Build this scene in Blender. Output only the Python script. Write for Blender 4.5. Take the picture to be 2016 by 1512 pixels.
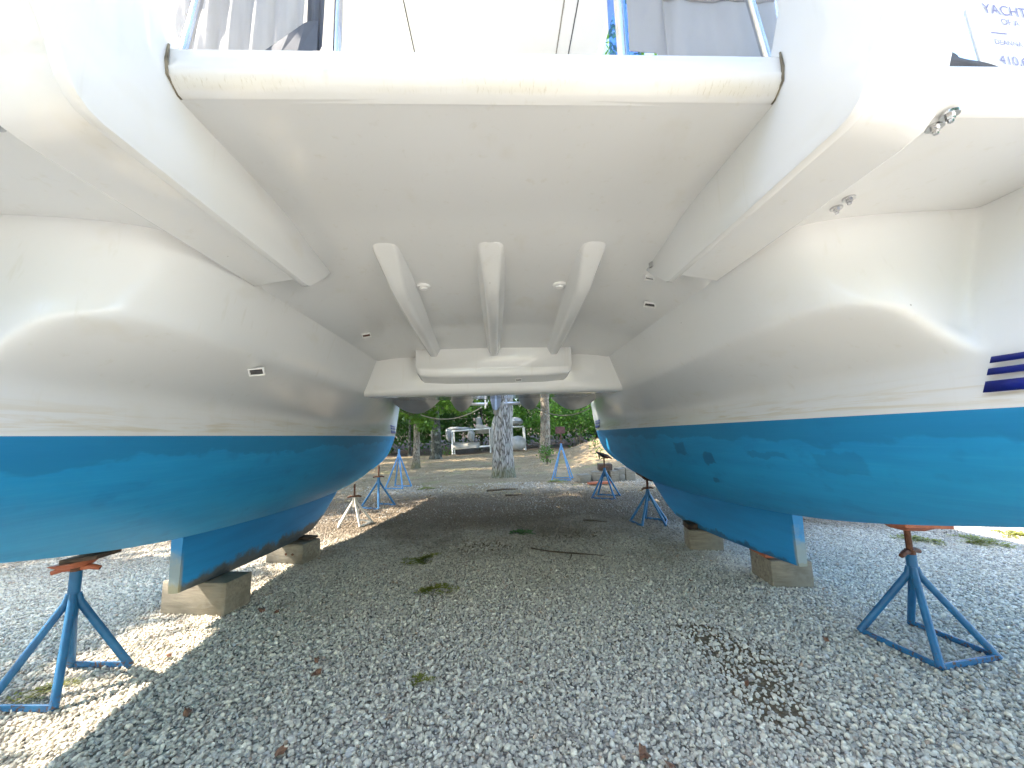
import bpy, bmesh, math, random
import numpy as np
from mathutils import Vector, Matrix

for o in list(bpy.data.objects):
    bpy.data.objects.remove(o, do_unlink=True)
scn = bpy.context.scene
COL = scn.collection
R = math.radians

# ---------------------------------------------------------------- camera
CAMX, EYE = 0.012, 1.25
cam = bpy.data.cameras.new('camera')
cam.sensor_width = 36.0
cam.lens = 757.0 / 2016.0 * 36.0          # very wide phone lens
cam.clip_start, cam.clip_end = 0.02, 2000.0
camo = bpy.data.objects.new('camera', cam)
COL.objects.link(camo)
AX = Vector((0.9988, -0.0222, 0.0414))     # world axes seen from the camera (right, down, forward)
AY = Vector((-0.0380, 0.1322, 0.9905))
AZ = AX.cross(AY) * -1.0
if AZ.y > 0: AZ = -AZ
AX.normalize(); AY.normalize(); AZ.normalize()
def cam_to_world(c):
    return Vector((c.dot(AX), c.dot(AY), c.dot(AZ)))
cx_, cy_, cz_ = cam_to_world(Vector((1, 0, 0))), cam_to_world(Vector((0, -1, 0))), cam_to_world(Vector((0, 0, -1)))
Mrot = Matrix((cx_, cy_, cz_)).transposed().to_4x4()
camo.matrix_world = Matrix.Translation((CAMX, 0.0, EYE)) @ Mrot
scn.camera = camo

# ---------------------------------------------------------------- light
SUN_EL = 46.0
SUN_DIR = Vector((-1.0, -0.12, 0.0)).normalized() * math.cos(R(SUN_EL)) + Vector((0, 0, math.sin(R(SUN_EL))))  # towards the sun
w = bpy.data.worlds.new('World'); scn.world = w; w.use_nodes = True
wn = w.node_tree
sky = wn.nodes.new('ShaderNodeTexSky'); sky.sky_type = 'NISHITA'; sky.sun_disc = False
sky.sun_elevation = R(SUN_EL)
sky.sun_rotation = math.atan2(SUN_DIR.x, SUN_DIR.y)
sky.air_density = 1.0; sky.dust_density = 0.6; sky.ozone_density = 1.0
bg = wn.nodes['Background']; bg.inputs['Strength'].default_value = 0.13
wn.links.new(sky.outputs[0], bg.inputs[0])
sun = bpy.data.lights.new('sun', 'SUN'); sun.energy = 2.7; sun.angle = R(0.6); sun.color = (1.0, 0.93, 0.83)
suno = bpy.data.objects.new('sun', sun); COL.objects.link(suno)
suno.rotation_euler = SUN_DIR.to_track_quat('Z', 'Y').to_euler()
suno.location = (-20, -3, 20)
scn.view_settings.view_transform = 'Standard'
scn.view_settings.look = 'None'
scn.view_settings.exposure = 3.02
scn.view_settings.gamma = 1.0
scn.view_settings.use_white_balance = True      # the phone's white balance, set for open shade
scn.view_settings.white_balance_temperature = 6850
scn.view_settings.white_balance_tint = 10
scn.view_settings.use_curve_mapping = False
try:
    scn.cycles.use_adaptive_sampling = True; scn.cycles.adaptive_threshold = 0.03; scn.cycles.max_bounces = 7; scn.cycles.diffuse_bounces = 5; scn.cycles.glossy_bounces = 2; scn.cycles.transmission_bounces = 2; scn.cycles.transparent_max_bounces = 4
except Exception: pass

# bare patches where the soil shows between the stones (x, y, half width, half length)
SOIL = ((1.33, 2.20, .20, .24), (1.24, 1.90, .15, .18), (1.22, 2.52, .16, .14), (-.15, 4.6, .30, .22), (.9, 5.0, .45, .25))
# ---------------------------------------------------------------- materials
def new_mat(name):
    m = bpy.data.materials.new(name); m.use_nodes = True
    nt = m.node_tree; b = nt.nodes['Principled BSDF']
    return m, nt, b
def nd(nt, t, **kw):
    n = nt.nodes.new(t)
    for k, v in kw.items():
        if hasattr(n, k): setattr(n, k, v)
        else: n.inputs[k].default_value = v
    return n
def coords(nt, kind='Object', scale=(1, 1, 1), rot=(0, 0, 0)):
    if kind == 'World':
        g = nt.nodes.new('ShaderNodeNewGeometry'); src = g.outputs['Position']
    else:
        tc = nt.nodes.new('ShaderNodeTexCoord'); src = tc.outputs[kind]
    mp = nt.nodes.new('ShaderNodeMapping'); mp.inputs['Scale'].default_value = scale
    mp.inputs['Rotation'].default_value = rot
    nt.links.new(src, mp.inputs['Vector'])
    return mp.outputs['Vector']
def noise(nt, vec, scale, detail=4, rough=0.55, dist=0.0):
    n = nt.nodes.new('ShaderNodeTexNoise')
    n.inputs['Scale'].default_value = scale; n.inputs['Detail'].default_value = detail
    n.inputs['Roughness'].default_value = rough; n.inputs['Distortion'].default_value = dist
    nt.links.new(vec, n.inputs['Vector']); return n.outputs['Fac']
def ramp(nt, fac, stops, interp='LINEAR'):
    r = nt.nodes.new('ShaderNodeValToRGB'); r.color_ramp.interpolation = interp
    e = r.color_ramp.elements
    while len(e) < len(stops): e.new(0.5)
    for i, (p, c) in enumerate(stops):
        e[i].position = p
        e[i].color = c if len(c) == 4 else (*c, 1)
    nt.links.new(fac, r.inputs[0]); return r.outputs[0]
def mixc(nt, fac, a, b):
    m = nt.nodes.new('ShaderNodeMix'); m.data_type = 'RGBA'
    for i, v in ((0, fac), (6, a), (7, b)):
        if isinstance(v, (int, float)): m.inputs[i].default_value = v
        elif isinstance(v, tuple): m.inputs[i].default_value = v if len(v) == 4 else (*v, 1)
        else: nt.links.new(v, m.inputs[i])
    return m.outputs[2]
def math_(nt, op, a, b=None, clamp=False):
    m = nt.nodes.new('ShaderNodeMath'); m.operation = op; m.use_clamp = clamp
    for i, v in enumerate((a, b)):
        if v is None: continue
        if isinstance(v, (int, float)): m.inputs[i].default_value = v
        else: nt.links.new(v, m.inputs[i])
    return m.outputs[0]
def smooth(nt, v, lo, hi):
    m = nt.nodes.new('ShaderNodeMapRange'); m.interpolation_type = 'SMOOTHSTEP'
    nt.links.new(v, m.inputs[0]); m.inputs[1].default_value = lo; m.inputs[2].default_value = hi
    return m.outputs[0]
def bump(nt, b, h, strength=0.3, dist=0.01):
    n = nt.nodes.new('ShaderNodeBump'); n.inputs['Strength'].default_value = strength; n.inputs['Distance'].default_value = dist
    nt.links.new(h, n.inputs['Height']); nt.links.new(n.outputs[0], b.inputs['Normal'])
def sepxyz(nt, kind='World'):
    if kind == 'World': src = nt.nodes.new('ShaderNodeNewGeometry').outputs['Position']
    else: src = nt.nodes.new('ShaderNodeTexCoord').outputs[kind]
    s = nt.nodes.new('ShaderNodeSeparateXYZ'); nt.links.new(src, s.inputs[0]); return s.outputs

def simple(name, c1, c2, scale=8, rough=0.5, metal=0.0, bmp=0.0, bscale=None, kind='Object', stretch=(1, 1, 1), dist=0.004):
    m, nt, b = new_mat(name)
    v = coords(nt, kind, stretch)
    f = noise(nt, v, scale, 5)
    nt.links.new(ramp(nt, f, [(0.32, c1), (0.68, c2)]), b.inputs['Base Color'])
    b.inputs['Roughness'].default_value = rough; b.inputs['Metallic'].default_value = metal
    if bmp:
        bump(nt, b, noise(nt, v, bscale or scale * 4, 6), bmp, dist)
    return m

M = {}
def build_materials():
    # white gelcoat
    def gel(name, stain=None):
        m, nt, b = new_mat(name)
        v = coords(nt, 'World')
        big = noise(nt, v, 1.3, 2)
        col = ramp(nt, big, [(0.3, (0.755, 0.755, 0.745)), (0.7, (0.785, 0.79, 0.79))])
        # faint chalky blotches
        fine = smooth(nt, noise(nt, coords(nt, 'World', (1, .6, 1)), 5.0, 3), 0.60, 0.78)
        col = mixc(nt, math_(nt, 'MULTIPLY', fine, 0.5), col, (0.71, 0.69, 0.63))
        # specks of dirt
        vor = nt.nodes.new('ShaderNodeTexVoronoi'); vor.inputs['Scale'].default_value = 7.0
        nt.links.new(v, vor.inputs['Vector'])
        sp = smooth(nt, vor.outputs['Distance'], 0.030, 0.016)
        rnd = nt.nodes.new('ShaderNodeSeparateColor'); nt.links.new(vor.outputs['Color'], rnd.inputs[0])
        sp = math_(nt, 'MULTIPLY', sp, math_(nt, 'GREATER_THAN', rnd.outputs[0], 0.72))
        col = mixc(nt, math_(nt, 'MULTIPLY', sp, 0.6), col, (0.25, 0.24, 0.2))
        wst = smooth(nt, noise(nt, coords(nt, 'World', (9, 9, .7)), 2.4, 3, .6), .60, .76)
        col = mixc(nt, math_(nt, 'MULTIPLY', wst, .22), col, (0.60, 0.57, 0.47))
        s = sepxyz(nt)
        if stain == 'mildew':
            # drip marks: thin vertical streaks where the edge rolls under
            st = noise(nt, coords(nt, 'World', (110, 3, 45)), 1.0, 3, 0.7)
            st = smooth(nt, st, 0.54, 0.66)
            patch = smooth(nt, noise(nt, coords(nt, 'World', (1, 1, 1)), 3.2, 2), 0.40, 0.62)
            yb = smooth(nt, s[2], 2.290, 2.268)
            lo = smooth(nt, s[2], 2.2545, 2.263)
            k = math_(nt, 'MULTIPLY', math_(nt, 'MULTIPLY', st, patch), math_(nt, 'MULTIPLY', yb, lo))
            col = mixc(nt, math_(nt, 'MULTIPLY', k, 0.42), col, (0.30, 0.25, 0.14))
            ge = math_(nt, 'MULTIPLY', math_(nt, 'MULTIPLY', yb, lo), math_(nt, 'MULTIPLY', patch, 0.30))
            col = mixc(nt, ge, col, (0.62, 0.58, 0.42))
        if stain == 'hull':
            # yellow tide stain just above the paint line
            st = noise(nt, coords(nt, 'World', (2, 1.1, 22)), 1.7, 5, 0.65, 0.6)
            st = smooth(nt, st, 0.44, 0.66)
            band = math_(nt, 'MULTIPLY', smooth(nt, s[2], 1.44, 1.335), smooth(nt, s[2], 1.296, 1.312))
            k = math_(nt, 'MULTIPLY', st, band)
            col = mixc(nt, math_(nt, 'MULTIPLY', k, 0.5), col, (0.60, 0.50, 0.32))
            # antifouling below the waterline
            wav = noise(nt, coords(nt, 'World', (1, .8, 2.0)), 3.0, 4, 0.6)
            body = noise(nt, coords(nt, 'World', (.7, .5, 4.5)), 2.2, 3, 0.6)
            blue = ramp(nt, body, [(0.30, (0.005, 0.25, 0.53)), (0.5, (0.005, 0.285, 0.58)), (0.72, (0.007, 0.315, 0.62))])
            streak = noise(nt, coords(nt, 'World', (1, .5, 16)), 6.0, 3, 0.7)
            blue = mixc(nt, math_(nt, 'MULTIPLY', smooth(nt, streak, .48, .72), .30), blue, (0.03, 0.36, 0.62))
            blue = mixc(nt, math_(nt, 'MULTIPLY', smooth(nt, noise(nt, coords(nt, 'World', (1, 1, 1.6)), 5.0, 3, .65), .56, .70), .30), blue, (0.004, 0.17, 0.40))
            edge = math_(nt, 'ADD', s[2], math_(nt, 'MULTIPLY', math_(nt, 'SUBTRACT', wav, 0.5), 0.22))
            topb = smooth(nt, edge, 1.178, 1.198)
            blue = mixc(nt, math_(nt, 'MULTIPLY', topb, 0.62), blue, (0.004, 0.18, 0.38))
            # overpainted squares and old jack pad marks (real paint repairs)
            wv = nt.nodes.new('ShaderNodeNewGeometry').outputs['Position']
            nv = nt.nodes.new('ShaderNodeTexNoise'); nv.inputs['Scale'].default_value = 9.0; nv.inputs['Detail'].default_value = 3
            nt.links.new(wv, nv.inputs['Vector'])
            sc = nt.nodes.new('ShaderNodeVectorMath'); sc.operation = 'MULTIPLY_ADD'
            nt.links.new(nv.outputs['Color'], sc.inputs[0]); sc.inputs[1].default_value = (.0, .13, .10); nt.links.new(wv, sc.inputs[2])
            ss = nt.nodes.new('ShaderNodeSeparateXYZ'); nt.links.new(sc.outputs[0], ss.inputs[0])
            right = math_(nt, 'GREATER_THAN', s[0], 0.0)
            for (py, pz, ry, rz, kk) in ((3.26 + .065, 1.10 + .05, .095, .052, 0.45), (2.86 + .065, 1.035 + .05, .085, .042, 0.5), (2.97 + .065, .86 + .05, .04, .018, .5), (2.2 + .065, 1.10 + .05, .16, .02, .25), (1.75+.065, 1.08+.05, .12, .055, .2)):
                dy = math_(nt, 'DIVIDE', math_(nt, 'SUBTRACT', ss.outputs[1], py), ry)
                dz = math_(nt, 'DIVIDE', math_(nt, 'SUBTRACT', ss.outputs[2], pz), rz)
                d = math_(nt, 'MAXIMUM', math_(nt, 'ABSOLUTE', dy), math_(nt, 'ABSOLUTE', dz))
                blue = mixc(nt, math_(nt, 'MULTIPLY', math_(nt, 'MULTIPLY', smooth(nt, d, 1.05, 0.85), kk), right), blue, (0.003, 0.05, 0.16))
            below = math_(nt, 'LESS_THAN', s[2], 1.29)
            col = mixc(nt, below, col, blue)
            rr = nt.nodes.new('ShaderNodeMix'); rr.data_type = 'FLOAT'
            nt.links.new(below, rr.inputs[0]); rr.inputs[2].default_value = 0.17; rr.inputs[3].default_value = 0.62
            nt.links.new(rr.outputs[0], b.inputs['Roughness'])
            bump(nt, b, math_(nt, 'MULTIPLY', noise(nt, coords(nt, 'World', (1, .35, 5)), 9, 2), below), 0.35, 0.004)
        else:
            b.inputs['Roughness'].default_value = 0.075
        nt.links.new(col, b.inputs['Base Color'])
        b.inputs['IOR'].default_value = 1.5
        return m
    M['gel'] = gel('white_gelcoat')
    M['gel_edge'] = gel('white_gelcoat_mildewed', 'mildew')
    M['hull'] = gel('hull_paint', 'hull')
    # keel antifouling with slime towards the sole
    m, nt, b = new_mat('keel_paint')
    s = sepxyz(nt)
    body = noise(nt, coords(nt, 'World', (.7, .5, 4.5)), 2.2, 3, 0.6)
    blue = ramp(nt, body, [(0.30, (0.005, 0.19, 0.45)), (0.7, (0.007, 0.245, 0.55))])
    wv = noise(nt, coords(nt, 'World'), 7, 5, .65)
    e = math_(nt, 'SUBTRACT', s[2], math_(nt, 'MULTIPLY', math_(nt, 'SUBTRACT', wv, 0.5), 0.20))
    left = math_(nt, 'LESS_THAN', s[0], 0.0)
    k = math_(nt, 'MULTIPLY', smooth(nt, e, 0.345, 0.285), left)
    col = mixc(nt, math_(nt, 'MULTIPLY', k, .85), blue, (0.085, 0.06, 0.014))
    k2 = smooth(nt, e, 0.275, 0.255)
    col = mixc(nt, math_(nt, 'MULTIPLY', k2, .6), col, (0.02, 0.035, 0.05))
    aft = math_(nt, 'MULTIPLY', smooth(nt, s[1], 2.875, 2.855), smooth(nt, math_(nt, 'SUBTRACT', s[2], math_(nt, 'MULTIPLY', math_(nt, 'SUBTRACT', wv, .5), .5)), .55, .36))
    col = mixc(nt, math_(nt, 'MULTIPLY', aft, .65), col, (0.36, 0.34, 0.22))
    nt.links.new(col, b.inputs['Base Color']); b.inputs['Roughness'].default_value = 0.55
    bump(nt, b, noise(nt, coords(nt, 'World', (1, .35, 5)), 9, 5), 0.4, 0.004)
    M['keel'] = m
    M['navy'] = simple('navy_vinyl', (0.004, 0.014, 0.20), (0.006, 0.02, 0.24), 6, .35)
    M['steel'] = simple('stainless_steel', (.55, .55, .56), (.7, .7, .7), 9, .22, 1.0)
    M['alu'] = simple('bright_anodised_metal', (.8, .8, .82), (.9, .9, .92), 5, .3, .6)
    M['black'] = simple('black_rubber', (.012, .012, .012), (.03, .03, .03), 9, .6)
    M['plastic'] = simple('white_plastic', (.78, .78, .78), (.83, .83, .83), 9, .35)
    M['hole'] = simple('dark_drain_hole', (.05, .05, .055), (.10, .09, .09), 20, .7)
    M['rustbrown'] = simple('rusted_steel', (.055, .022, .012), (.14, .05, .025), 40, .8, .0, .3)
    M['redpad'] = simple('red_oxide_steel', (.30, .075, .035), (.42, .13, .06), 25, .65, 0, .25)
    M['rustred'] = simple('dull_red_pad', (.085, .035, .028), (.14, .055, .045), 20, .7)
    M['standblue'] = simple('blue_stand_paint', (.004, .085, .21), (.010, .13, .28), 14, .42, 0, .12, 60)
    def chipped(name, a, c2, rust, thr):
        m, nt, b = new_mat(name)
        v = coords(nt, 'Object')
        col = ramp(nt, noise(nt, v, 14, 3), [(.3, a), (.7, c2)])
        s = sepxyz(nt, 'World')
        low = smooth(nt, s[2], .16, .0)
        n = noise(nt, v, 55, 4, .7)
        k = smooth(nt, math_(nt, 'ADD', n, math_(nt, 'MULTIPLY', low, .13)), thr, thr + .04)
        nt.links.new(mixc(nt, k, col, rust), b.inputs['Base Color']); b.inputs['Roughness'].default_value = .5
        bump(nt, b, math_(nt, 'SUBTRACT', 1.0, k), .4, .002); return m
    M['standblue'] = chipped('chipped_blue_stand_paint', (.004, .085, .21), (.010, .13, .28), (.09, .04, .022), .66)
    M['standpale'] = simple('pale_blue_weathered_paint', (.05, .19, .38), (.10, .26, .46), 14, .5, 0, .12, 60)
    M['standgalv'] = simple('weathered_galvanised_steel', (.42, .40, .36), (.58, .55, .50), 18, .6, .1, .2)
    m, nt, b = new_mat('weathered_timber')
    v = coords(nt, 'Object', (1.2, 9, 9))
    g = noise(nt, v, 4.0, 6, .65, .6)
    g2 = noise(nt, coords(nt, 'Object'), 2.2, 3)
    c = ramp(nt, g, [(.3, (.085, .073, .055)), (.5, (.185, .162, .125)), (.75, (.29, .26, .205))])
    c = mixc(nt, smooth(nt, g2, .42, .7), c, (.19, .18, .15))
    crack = smooth(nt, noise(nt, coords(nt, 'Object', (.8, 14, 14)), 2.6, 4, .6, .4), .33, .27)
    c = mixc(nt, math_(nt, 'MULTIPLY', crack, .85), c, (.03, .024, .017))
    c = mixc(nt, math_(nt, 'MULTIPLY', smooth(nt, noise(nt, coords(nt, 'Object'), 7, 4), .52, .68), .5), c, (.10, .085, .06))
    oi = nt.nodes.new('ShaderNodeObjectInfo')
    c = mixc(nt, math_(nt, 'MULTIPLY', oi.outputs['Random'], .30), c, (.25, .21, .15))
    nt.links.new(c, b.inputs['Base Color']); b.inputs['Roughness'].default_value = .85
    bump(nt, b, g, .5, .006); M['timber'] = m
    M['darktimber'] = simple('dark_wet_timber', (.035, .022, .016), (.09, .055, .035), 14, .85, 0, .3)
    # canvas
    def canvas(name, a, c, transl=0.0):
        m, nt, b = new_mat(name)
        f = noise(nt, coords(nt, 'Object', (1, 1, .5)), 5, 5)
        nt.links.new(ramp(nt, f, [(.3, a), (.7, c)]), b.inputs['Base Color']); b.inputs['Roughness'].default_value = .85
        wv = nt.nodes.new('ShaderNodeTexWave'); wv.inputs['Scale'].default_value = 260
        nt.links.new(coords(nt, 'Object'), wv.inputs['Vector'])
        bump(nt, b, wv.outputs['Fac'], .15, .001)
        if transl:
            t = nt.nodes.new('ShaderNodeBsdfTranslucent'); t.inputs[0].default_value = (*c, 1)
            mx = nt.nodes.new('ShaderNodeMixShader'); mx.inputs[0].default_value = transl
            nt.links.new(b.outputs[0], mx.inputs[1]); nt.links.new(t.outputs[0], mx.inputs[2])
            nt.links.new(mx.outputs[0], nt.nodes['Material Output'].inputs['Surface'])
        return m
    M['canvas'] = canvas('grey_canvas', (.50, .50, .52), (.60, .60, .61), .4)
    M['canvas_dark'] = canvas('charcoal_canvas', (.06, .07, .09), (.12, .13, .16))
    M['net'] = canvas('grey_trampoline_fabric', (.32, .32, .31), (.44, .44, .42), .3)
    M['tarp'] = canvas('silver_tarpaulin', (.17, .18, .18), (.30, .31, .30), .05)
    m, nt, b = new_mat('blue_tinted_glass')
    tr = nt.nodes.new('ShaderNodeBsdfTransparent'); tr.inputs[0].default_value = (.40, .58, .97, 1)
    gl = nt.nodes.new('ShaderNodeBsdfGlossy'); gl.inputs['Roughness'].default_value = .02; gl.inputs[0].default_value = (.8, .9, 1, 1)
    mx = nt.nodes.new('ShaderNodeMixShader'); mx.inputs[0].default_value = .06
    nt.links.new(tr.outputs[0], mx.inputs[1]); nt.links.new(gl.outputs[0], mx.inputs[2]); nt.links.new(mx.outputs[0], nt.nodes['Material Output'].inputs['Surface'])
    M['glass'] = m
    M['liner'] = simple('cream_headliner', (.66, .64, .58), (.70, .68, .63), 3, .55)
    M['signwhite'] = simple('white_sign_board', (.80, .80, .82), (.84, .84, .86), 4, .4)
    M['signtext'] = simple('grey_violet_lettering', (.20, .19, .34), (.25, .24, .40), 4, .5)
    M['rope'] = simple('cream_rope', (.52, .49, .40), (.68, .65, .55), 90, .8, 0, .4)
    M['sealant'] = simple('aged_sealant', (.10, .085, .06), (.30, .26, .19), 30, .8)
    M['whitepaint'] = simple('white_painted_pipe', (.72, .72, .70), (.82, .82, .80), 10, .5)
    M['dinghy'] = simple('cream_fibreglass', (.20, .185, .155), (.30, .28, .24), 4, .5)
    M['ball'] = simple('white_rubber_float', (.28, .28, .27), (.36, .35, .34), 5, .4)

    # bark
    def bark(name, lo, mid, hi, moss=None, sc=1.0):
        m, nt, b = new_mat(name)
        v = coords(nt, 'Object', (1, 1, .16))
        vo = nt.nodes.new('ShaderNodeTexVoronoi'); vo.feature = 'DISTANCE_TO_EDGE'; vo.inputs['Scale'].default_value = 17 * sc
        ds = nt.nodes.new('ShaderNodeTexNoise'); ds.inputs['Scale'].default_value = 6; ds.inputs['Detail'].default_value = 4
        nt.links.new(v, ds.inputs['Vector'])
        vm = nt.nodes.new('ShaderNodeVectorMath'); vm.operation = 'MULTIPLY_ADD'; nt.links.new(ds.outputs['Color'], vm.inputs[0]); vm.inputs[1].default_value = (.16, .16, .16); nt.links.new(v, vm.inputs[2])
        nt.links.new(vm.outputs[0], vo.inputs['Vector'])
        n = noise(nt, coords(nt, 'Object', (1, 1, .3)), 22, 6, .7)
        h = math_(nt, 'ADD', smooth(nt, vo.outputs['Distance'], 0, .22), math_(nt, 'MULTIPLY', n, .5))
        c = ramp(nt, h, [(.18, lo), (.62, mid), (1.0, hi)])
        lich = smooth(nt, noise(nt, coords(nt, 'Object'), 3.5, 4), .50, .66)
        c = mixc(nt, math_(nt, 'MULTIPLY', lich, .45), c, (.36, .38, .33))
        if moss:
            s = sepxyz(nt, 'Object')
            k = smooth(nt, math_(nt, 'ADD', s[2], math_(nt, 'MULTIPLY', n, -.5)), .22, -.15)
            c = mixc(nt, math_(nt, 'MULTIPLY', k, .7), c, moss)
        nt.links.new(c, b.inputs['Base Color']); b.inputs['Roughness'].default_value = .95
        bump(nt, b, h, 1.0, .035); return m
    M['bark_oak'] = bark('furrowed_grey_bark', (.05, .042, .034), (.24, .215, .185), (.40, .375, .34), (.11, .105, .035))
    M['bark_tan'] = bark('tan_grey_bark', (.07, .055, .04), (.23, .185, .135), (.34, .285, .215), (.12, .11, .04), 1.6)
    M['bark_dark'] = bark('dark_green_grey_bark', (.014, .015, .012), (.045, .048, .036), (.08, .08, .06), None, 1.3)
    def leaf(name, a, c, t):
        m, nt, b = new_mat(name)
        f = noise(nt, coords(nt, 'World'), 3.1, 3)
        at = nt.nodes.new('ShaderNodeAttribute'); at.attribute_name = 'tint'
        f = math_(nt, 'ADD', math_(nt, 'MULTIPLY', f, .5), math_(nt, 'MULTIPLY', at.outputs['Fac'], .5))
        col = ramp(nt, f, [(.22, a), (.75, c)])
        nt.links.new(col, b.inputs['Base Color']); b.inputs['Roughness'].default_value = .5
        tr = nt.nodes.new('ShaderNodeBsdfTranslucent')
        mulc = mixc(nt, 0.5, col, (*t, 1)); nt.links.new(mulc, tr.inputs[0])
        mx = nt.nodes.new('ShaderNodeMixShader'); mx.inputs[0].default_value = .42
        nt.links.new(b.outputs[0], mx.inputs[1]); nt.links.new(tr.outputs[0], mx.inputs[2])
        nt.links.new(mx.outputs[0], nt.nodes['Material Output'].inputs['Surface']); return m
    M['leaf_maple'] = leaf('bright_green_leaf', (.045, .12, .010), (.11, .24, .025), (.20, .34, .03))
    M['leaf_dark'] = leaf('deep_green_leaf', (.010, .045, .005), (.042, .125, .012), (.06, .17, .012))
    M['leaf_mid'] = leaf('mid_green_leaf', (.024, .090, .008), (.075, .20, .018), (.13, .28, .02))
    M['weed'] = leaf('weed_leaf', (.16, .18, .025), (.34, .34, .08), (.34, .36, .08))
    M['grass'] = leaf('dry_grass_blade', (.14, .12, .04), (.26, .25, .09), (.25, .27, .08))
    M['deadleaf'] = simple('dead_brown_leaf', (.11, .05, .028), (.22, .11, .065), 30, .75, 0, .3)
    M['twig'] = simple('dry_twig', (.05, .035, .022), (.12, .085, .055), 30, .9, 0, .4)

    # stones of the gravel
    m, nt, b = new_mat('gravel_stone')
    oi = nt.nodes.new('ShaderNodeObjectInfo')
    c = ramp(nt, oi.outputs['Random'], [(0.0, (.29, .265, .23)), (.18, (.46, .42, .345)), (.45, (.60, .545, .445)), (.70, (.69, .625, .50)), (.88, (.77, .715, .595)), (.95, (.49, .475, .45)), (1.0, (.44, .31, .21))])
    n = noise(nt, coords(nt, 'Object'), 1.6, 1)
    c = mixc(nt, math_(nt, 'MULTIPLY', smooth(nt, n, .45, .7), .35), c, (.70, .64, .545))
    # dusty/soil stained drifts
    wn_ = noise(nt, coords(nt, 'World'), .8, 3, .6)
    c = mixc(nt, math_(nt, 'MULTIPLY', smooth(nt, wn_, .54, .70), .35), c, (.34, .27, .18))
    # leaf litter and soil trodden into the stones further under the boat
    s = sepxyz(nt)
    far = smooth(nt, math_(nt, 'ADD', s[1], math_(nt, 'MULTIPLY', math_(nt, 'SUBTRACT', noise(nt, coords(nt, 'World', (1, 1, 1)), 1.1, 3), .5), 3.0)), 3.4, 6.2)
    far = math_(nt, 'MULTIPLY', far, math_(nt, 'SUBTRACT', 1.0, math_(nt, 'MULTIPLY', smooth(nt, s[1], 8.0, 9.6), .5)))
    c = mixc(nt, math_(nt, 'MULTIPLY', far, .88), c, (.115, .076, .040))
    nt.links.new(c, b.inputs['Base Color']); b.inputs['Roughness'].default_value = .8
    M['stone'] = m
    # ground sheet
    m, nt, b = new_mat('yard_ground')
    v = coords(nt, 'World')
    vo = nt.nodes.new('ShaderNodeTexVoronoi'); vo.inputs['Scale'].default_value = 46; nt.links.new(v, vo.inputs['Vector'])
    sc_ = nt.nodes.new('ShaderNodeSeparateColor'); nt.links.new(vo.outputs['Color'], sc_.inputs[0])
    gr = ramp(nt, sc_.outputs[0], [(0, (.33, .305, .265)), (.5, (.50, .465, .40)), (1, (.60, .555, .475))])
    dark = smooth(nt, vo.outputs['Distance'], .75, .35)
    gr = mixc(nt, dark, (.16, .145, .12), gr)
    soil = ramp(nt, noise(nt, v, 60, 3, .7), [(.3, (.10, .066, .034)), (.48, (.22, .155, .083)), (.62, (.34, .255, .145)), (.78, (.50, .41, .26))])
    soil2 = ramp(nt, noise(nt, v, 1.2, 3), [(.35, (.15, .10, .05)), (.65, (.32, .24, .14))])
    soil = mixc(nt, .45, soil, soil2)
    gf = smooth(nt, noise(nt, v, .9, 2), .54, .68)
    soil = mixc(nt, math_(nt, 'MULTIPLY', gf, .35), soil, (.17, .20, .055))
    s = sepxyz(nt)
    yy = math_(nt, 'ADD', s[1], math_(nt, 'MULTIPLY', math_(nt, 'SUBTRACT', noise(nt, v, .6, 3), .5), 5.0))
    k = smooth(nt, yy, 6.6, 8.6)
    for (px_, py_, rx_, ry_) in SOIL:
        dx = math_(nt, 'DIVIDE', math_(nt, 'SUBTRACT', s[0], px_), rx_ * 1.3); dy = math_(nt, 'DIVIDE', math_(nt, 'SUBTRACT', s[1], py_), ry_ * 1.3)
        d2 = math_(nt, 'ADD', math_(nt, 'MULTIPLY', dx, dx), math_(nt, 'MULTIPLY', dy, dy))
        gr = mixc(nt, smooth(nt, d2, 1.3, .3), gr, (.17, .125, .075))
    col = mixc(nt, k, gr, soil)
    # forest floor
    k2 = smooth(nt, math_(nt, 'ADD', s[1], math_(nt, 'MULTIPLY', math_(nt, 'SUBTRACT', noise(nt, v, .5, 2), .5), 4.0)), 25, 28)
    ff = ramp(nt, noise(nt, v, 9, 2), [(.3, (.02, .014, .009)), (.7, (.075, .045, .026))])
    col = mixc(nt, k2, col, ff)
    nt.links.new(col, b.inputs['Base Color']); b.inputs['Roughness'].default_value = .9
    bh = math_(nt, 'SUBTRACT', 1.0, vo.outputs['Distance'])
    bump(nt, b, bh, .8, .02)
    M['ground'] = m
build_materials()

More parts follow.
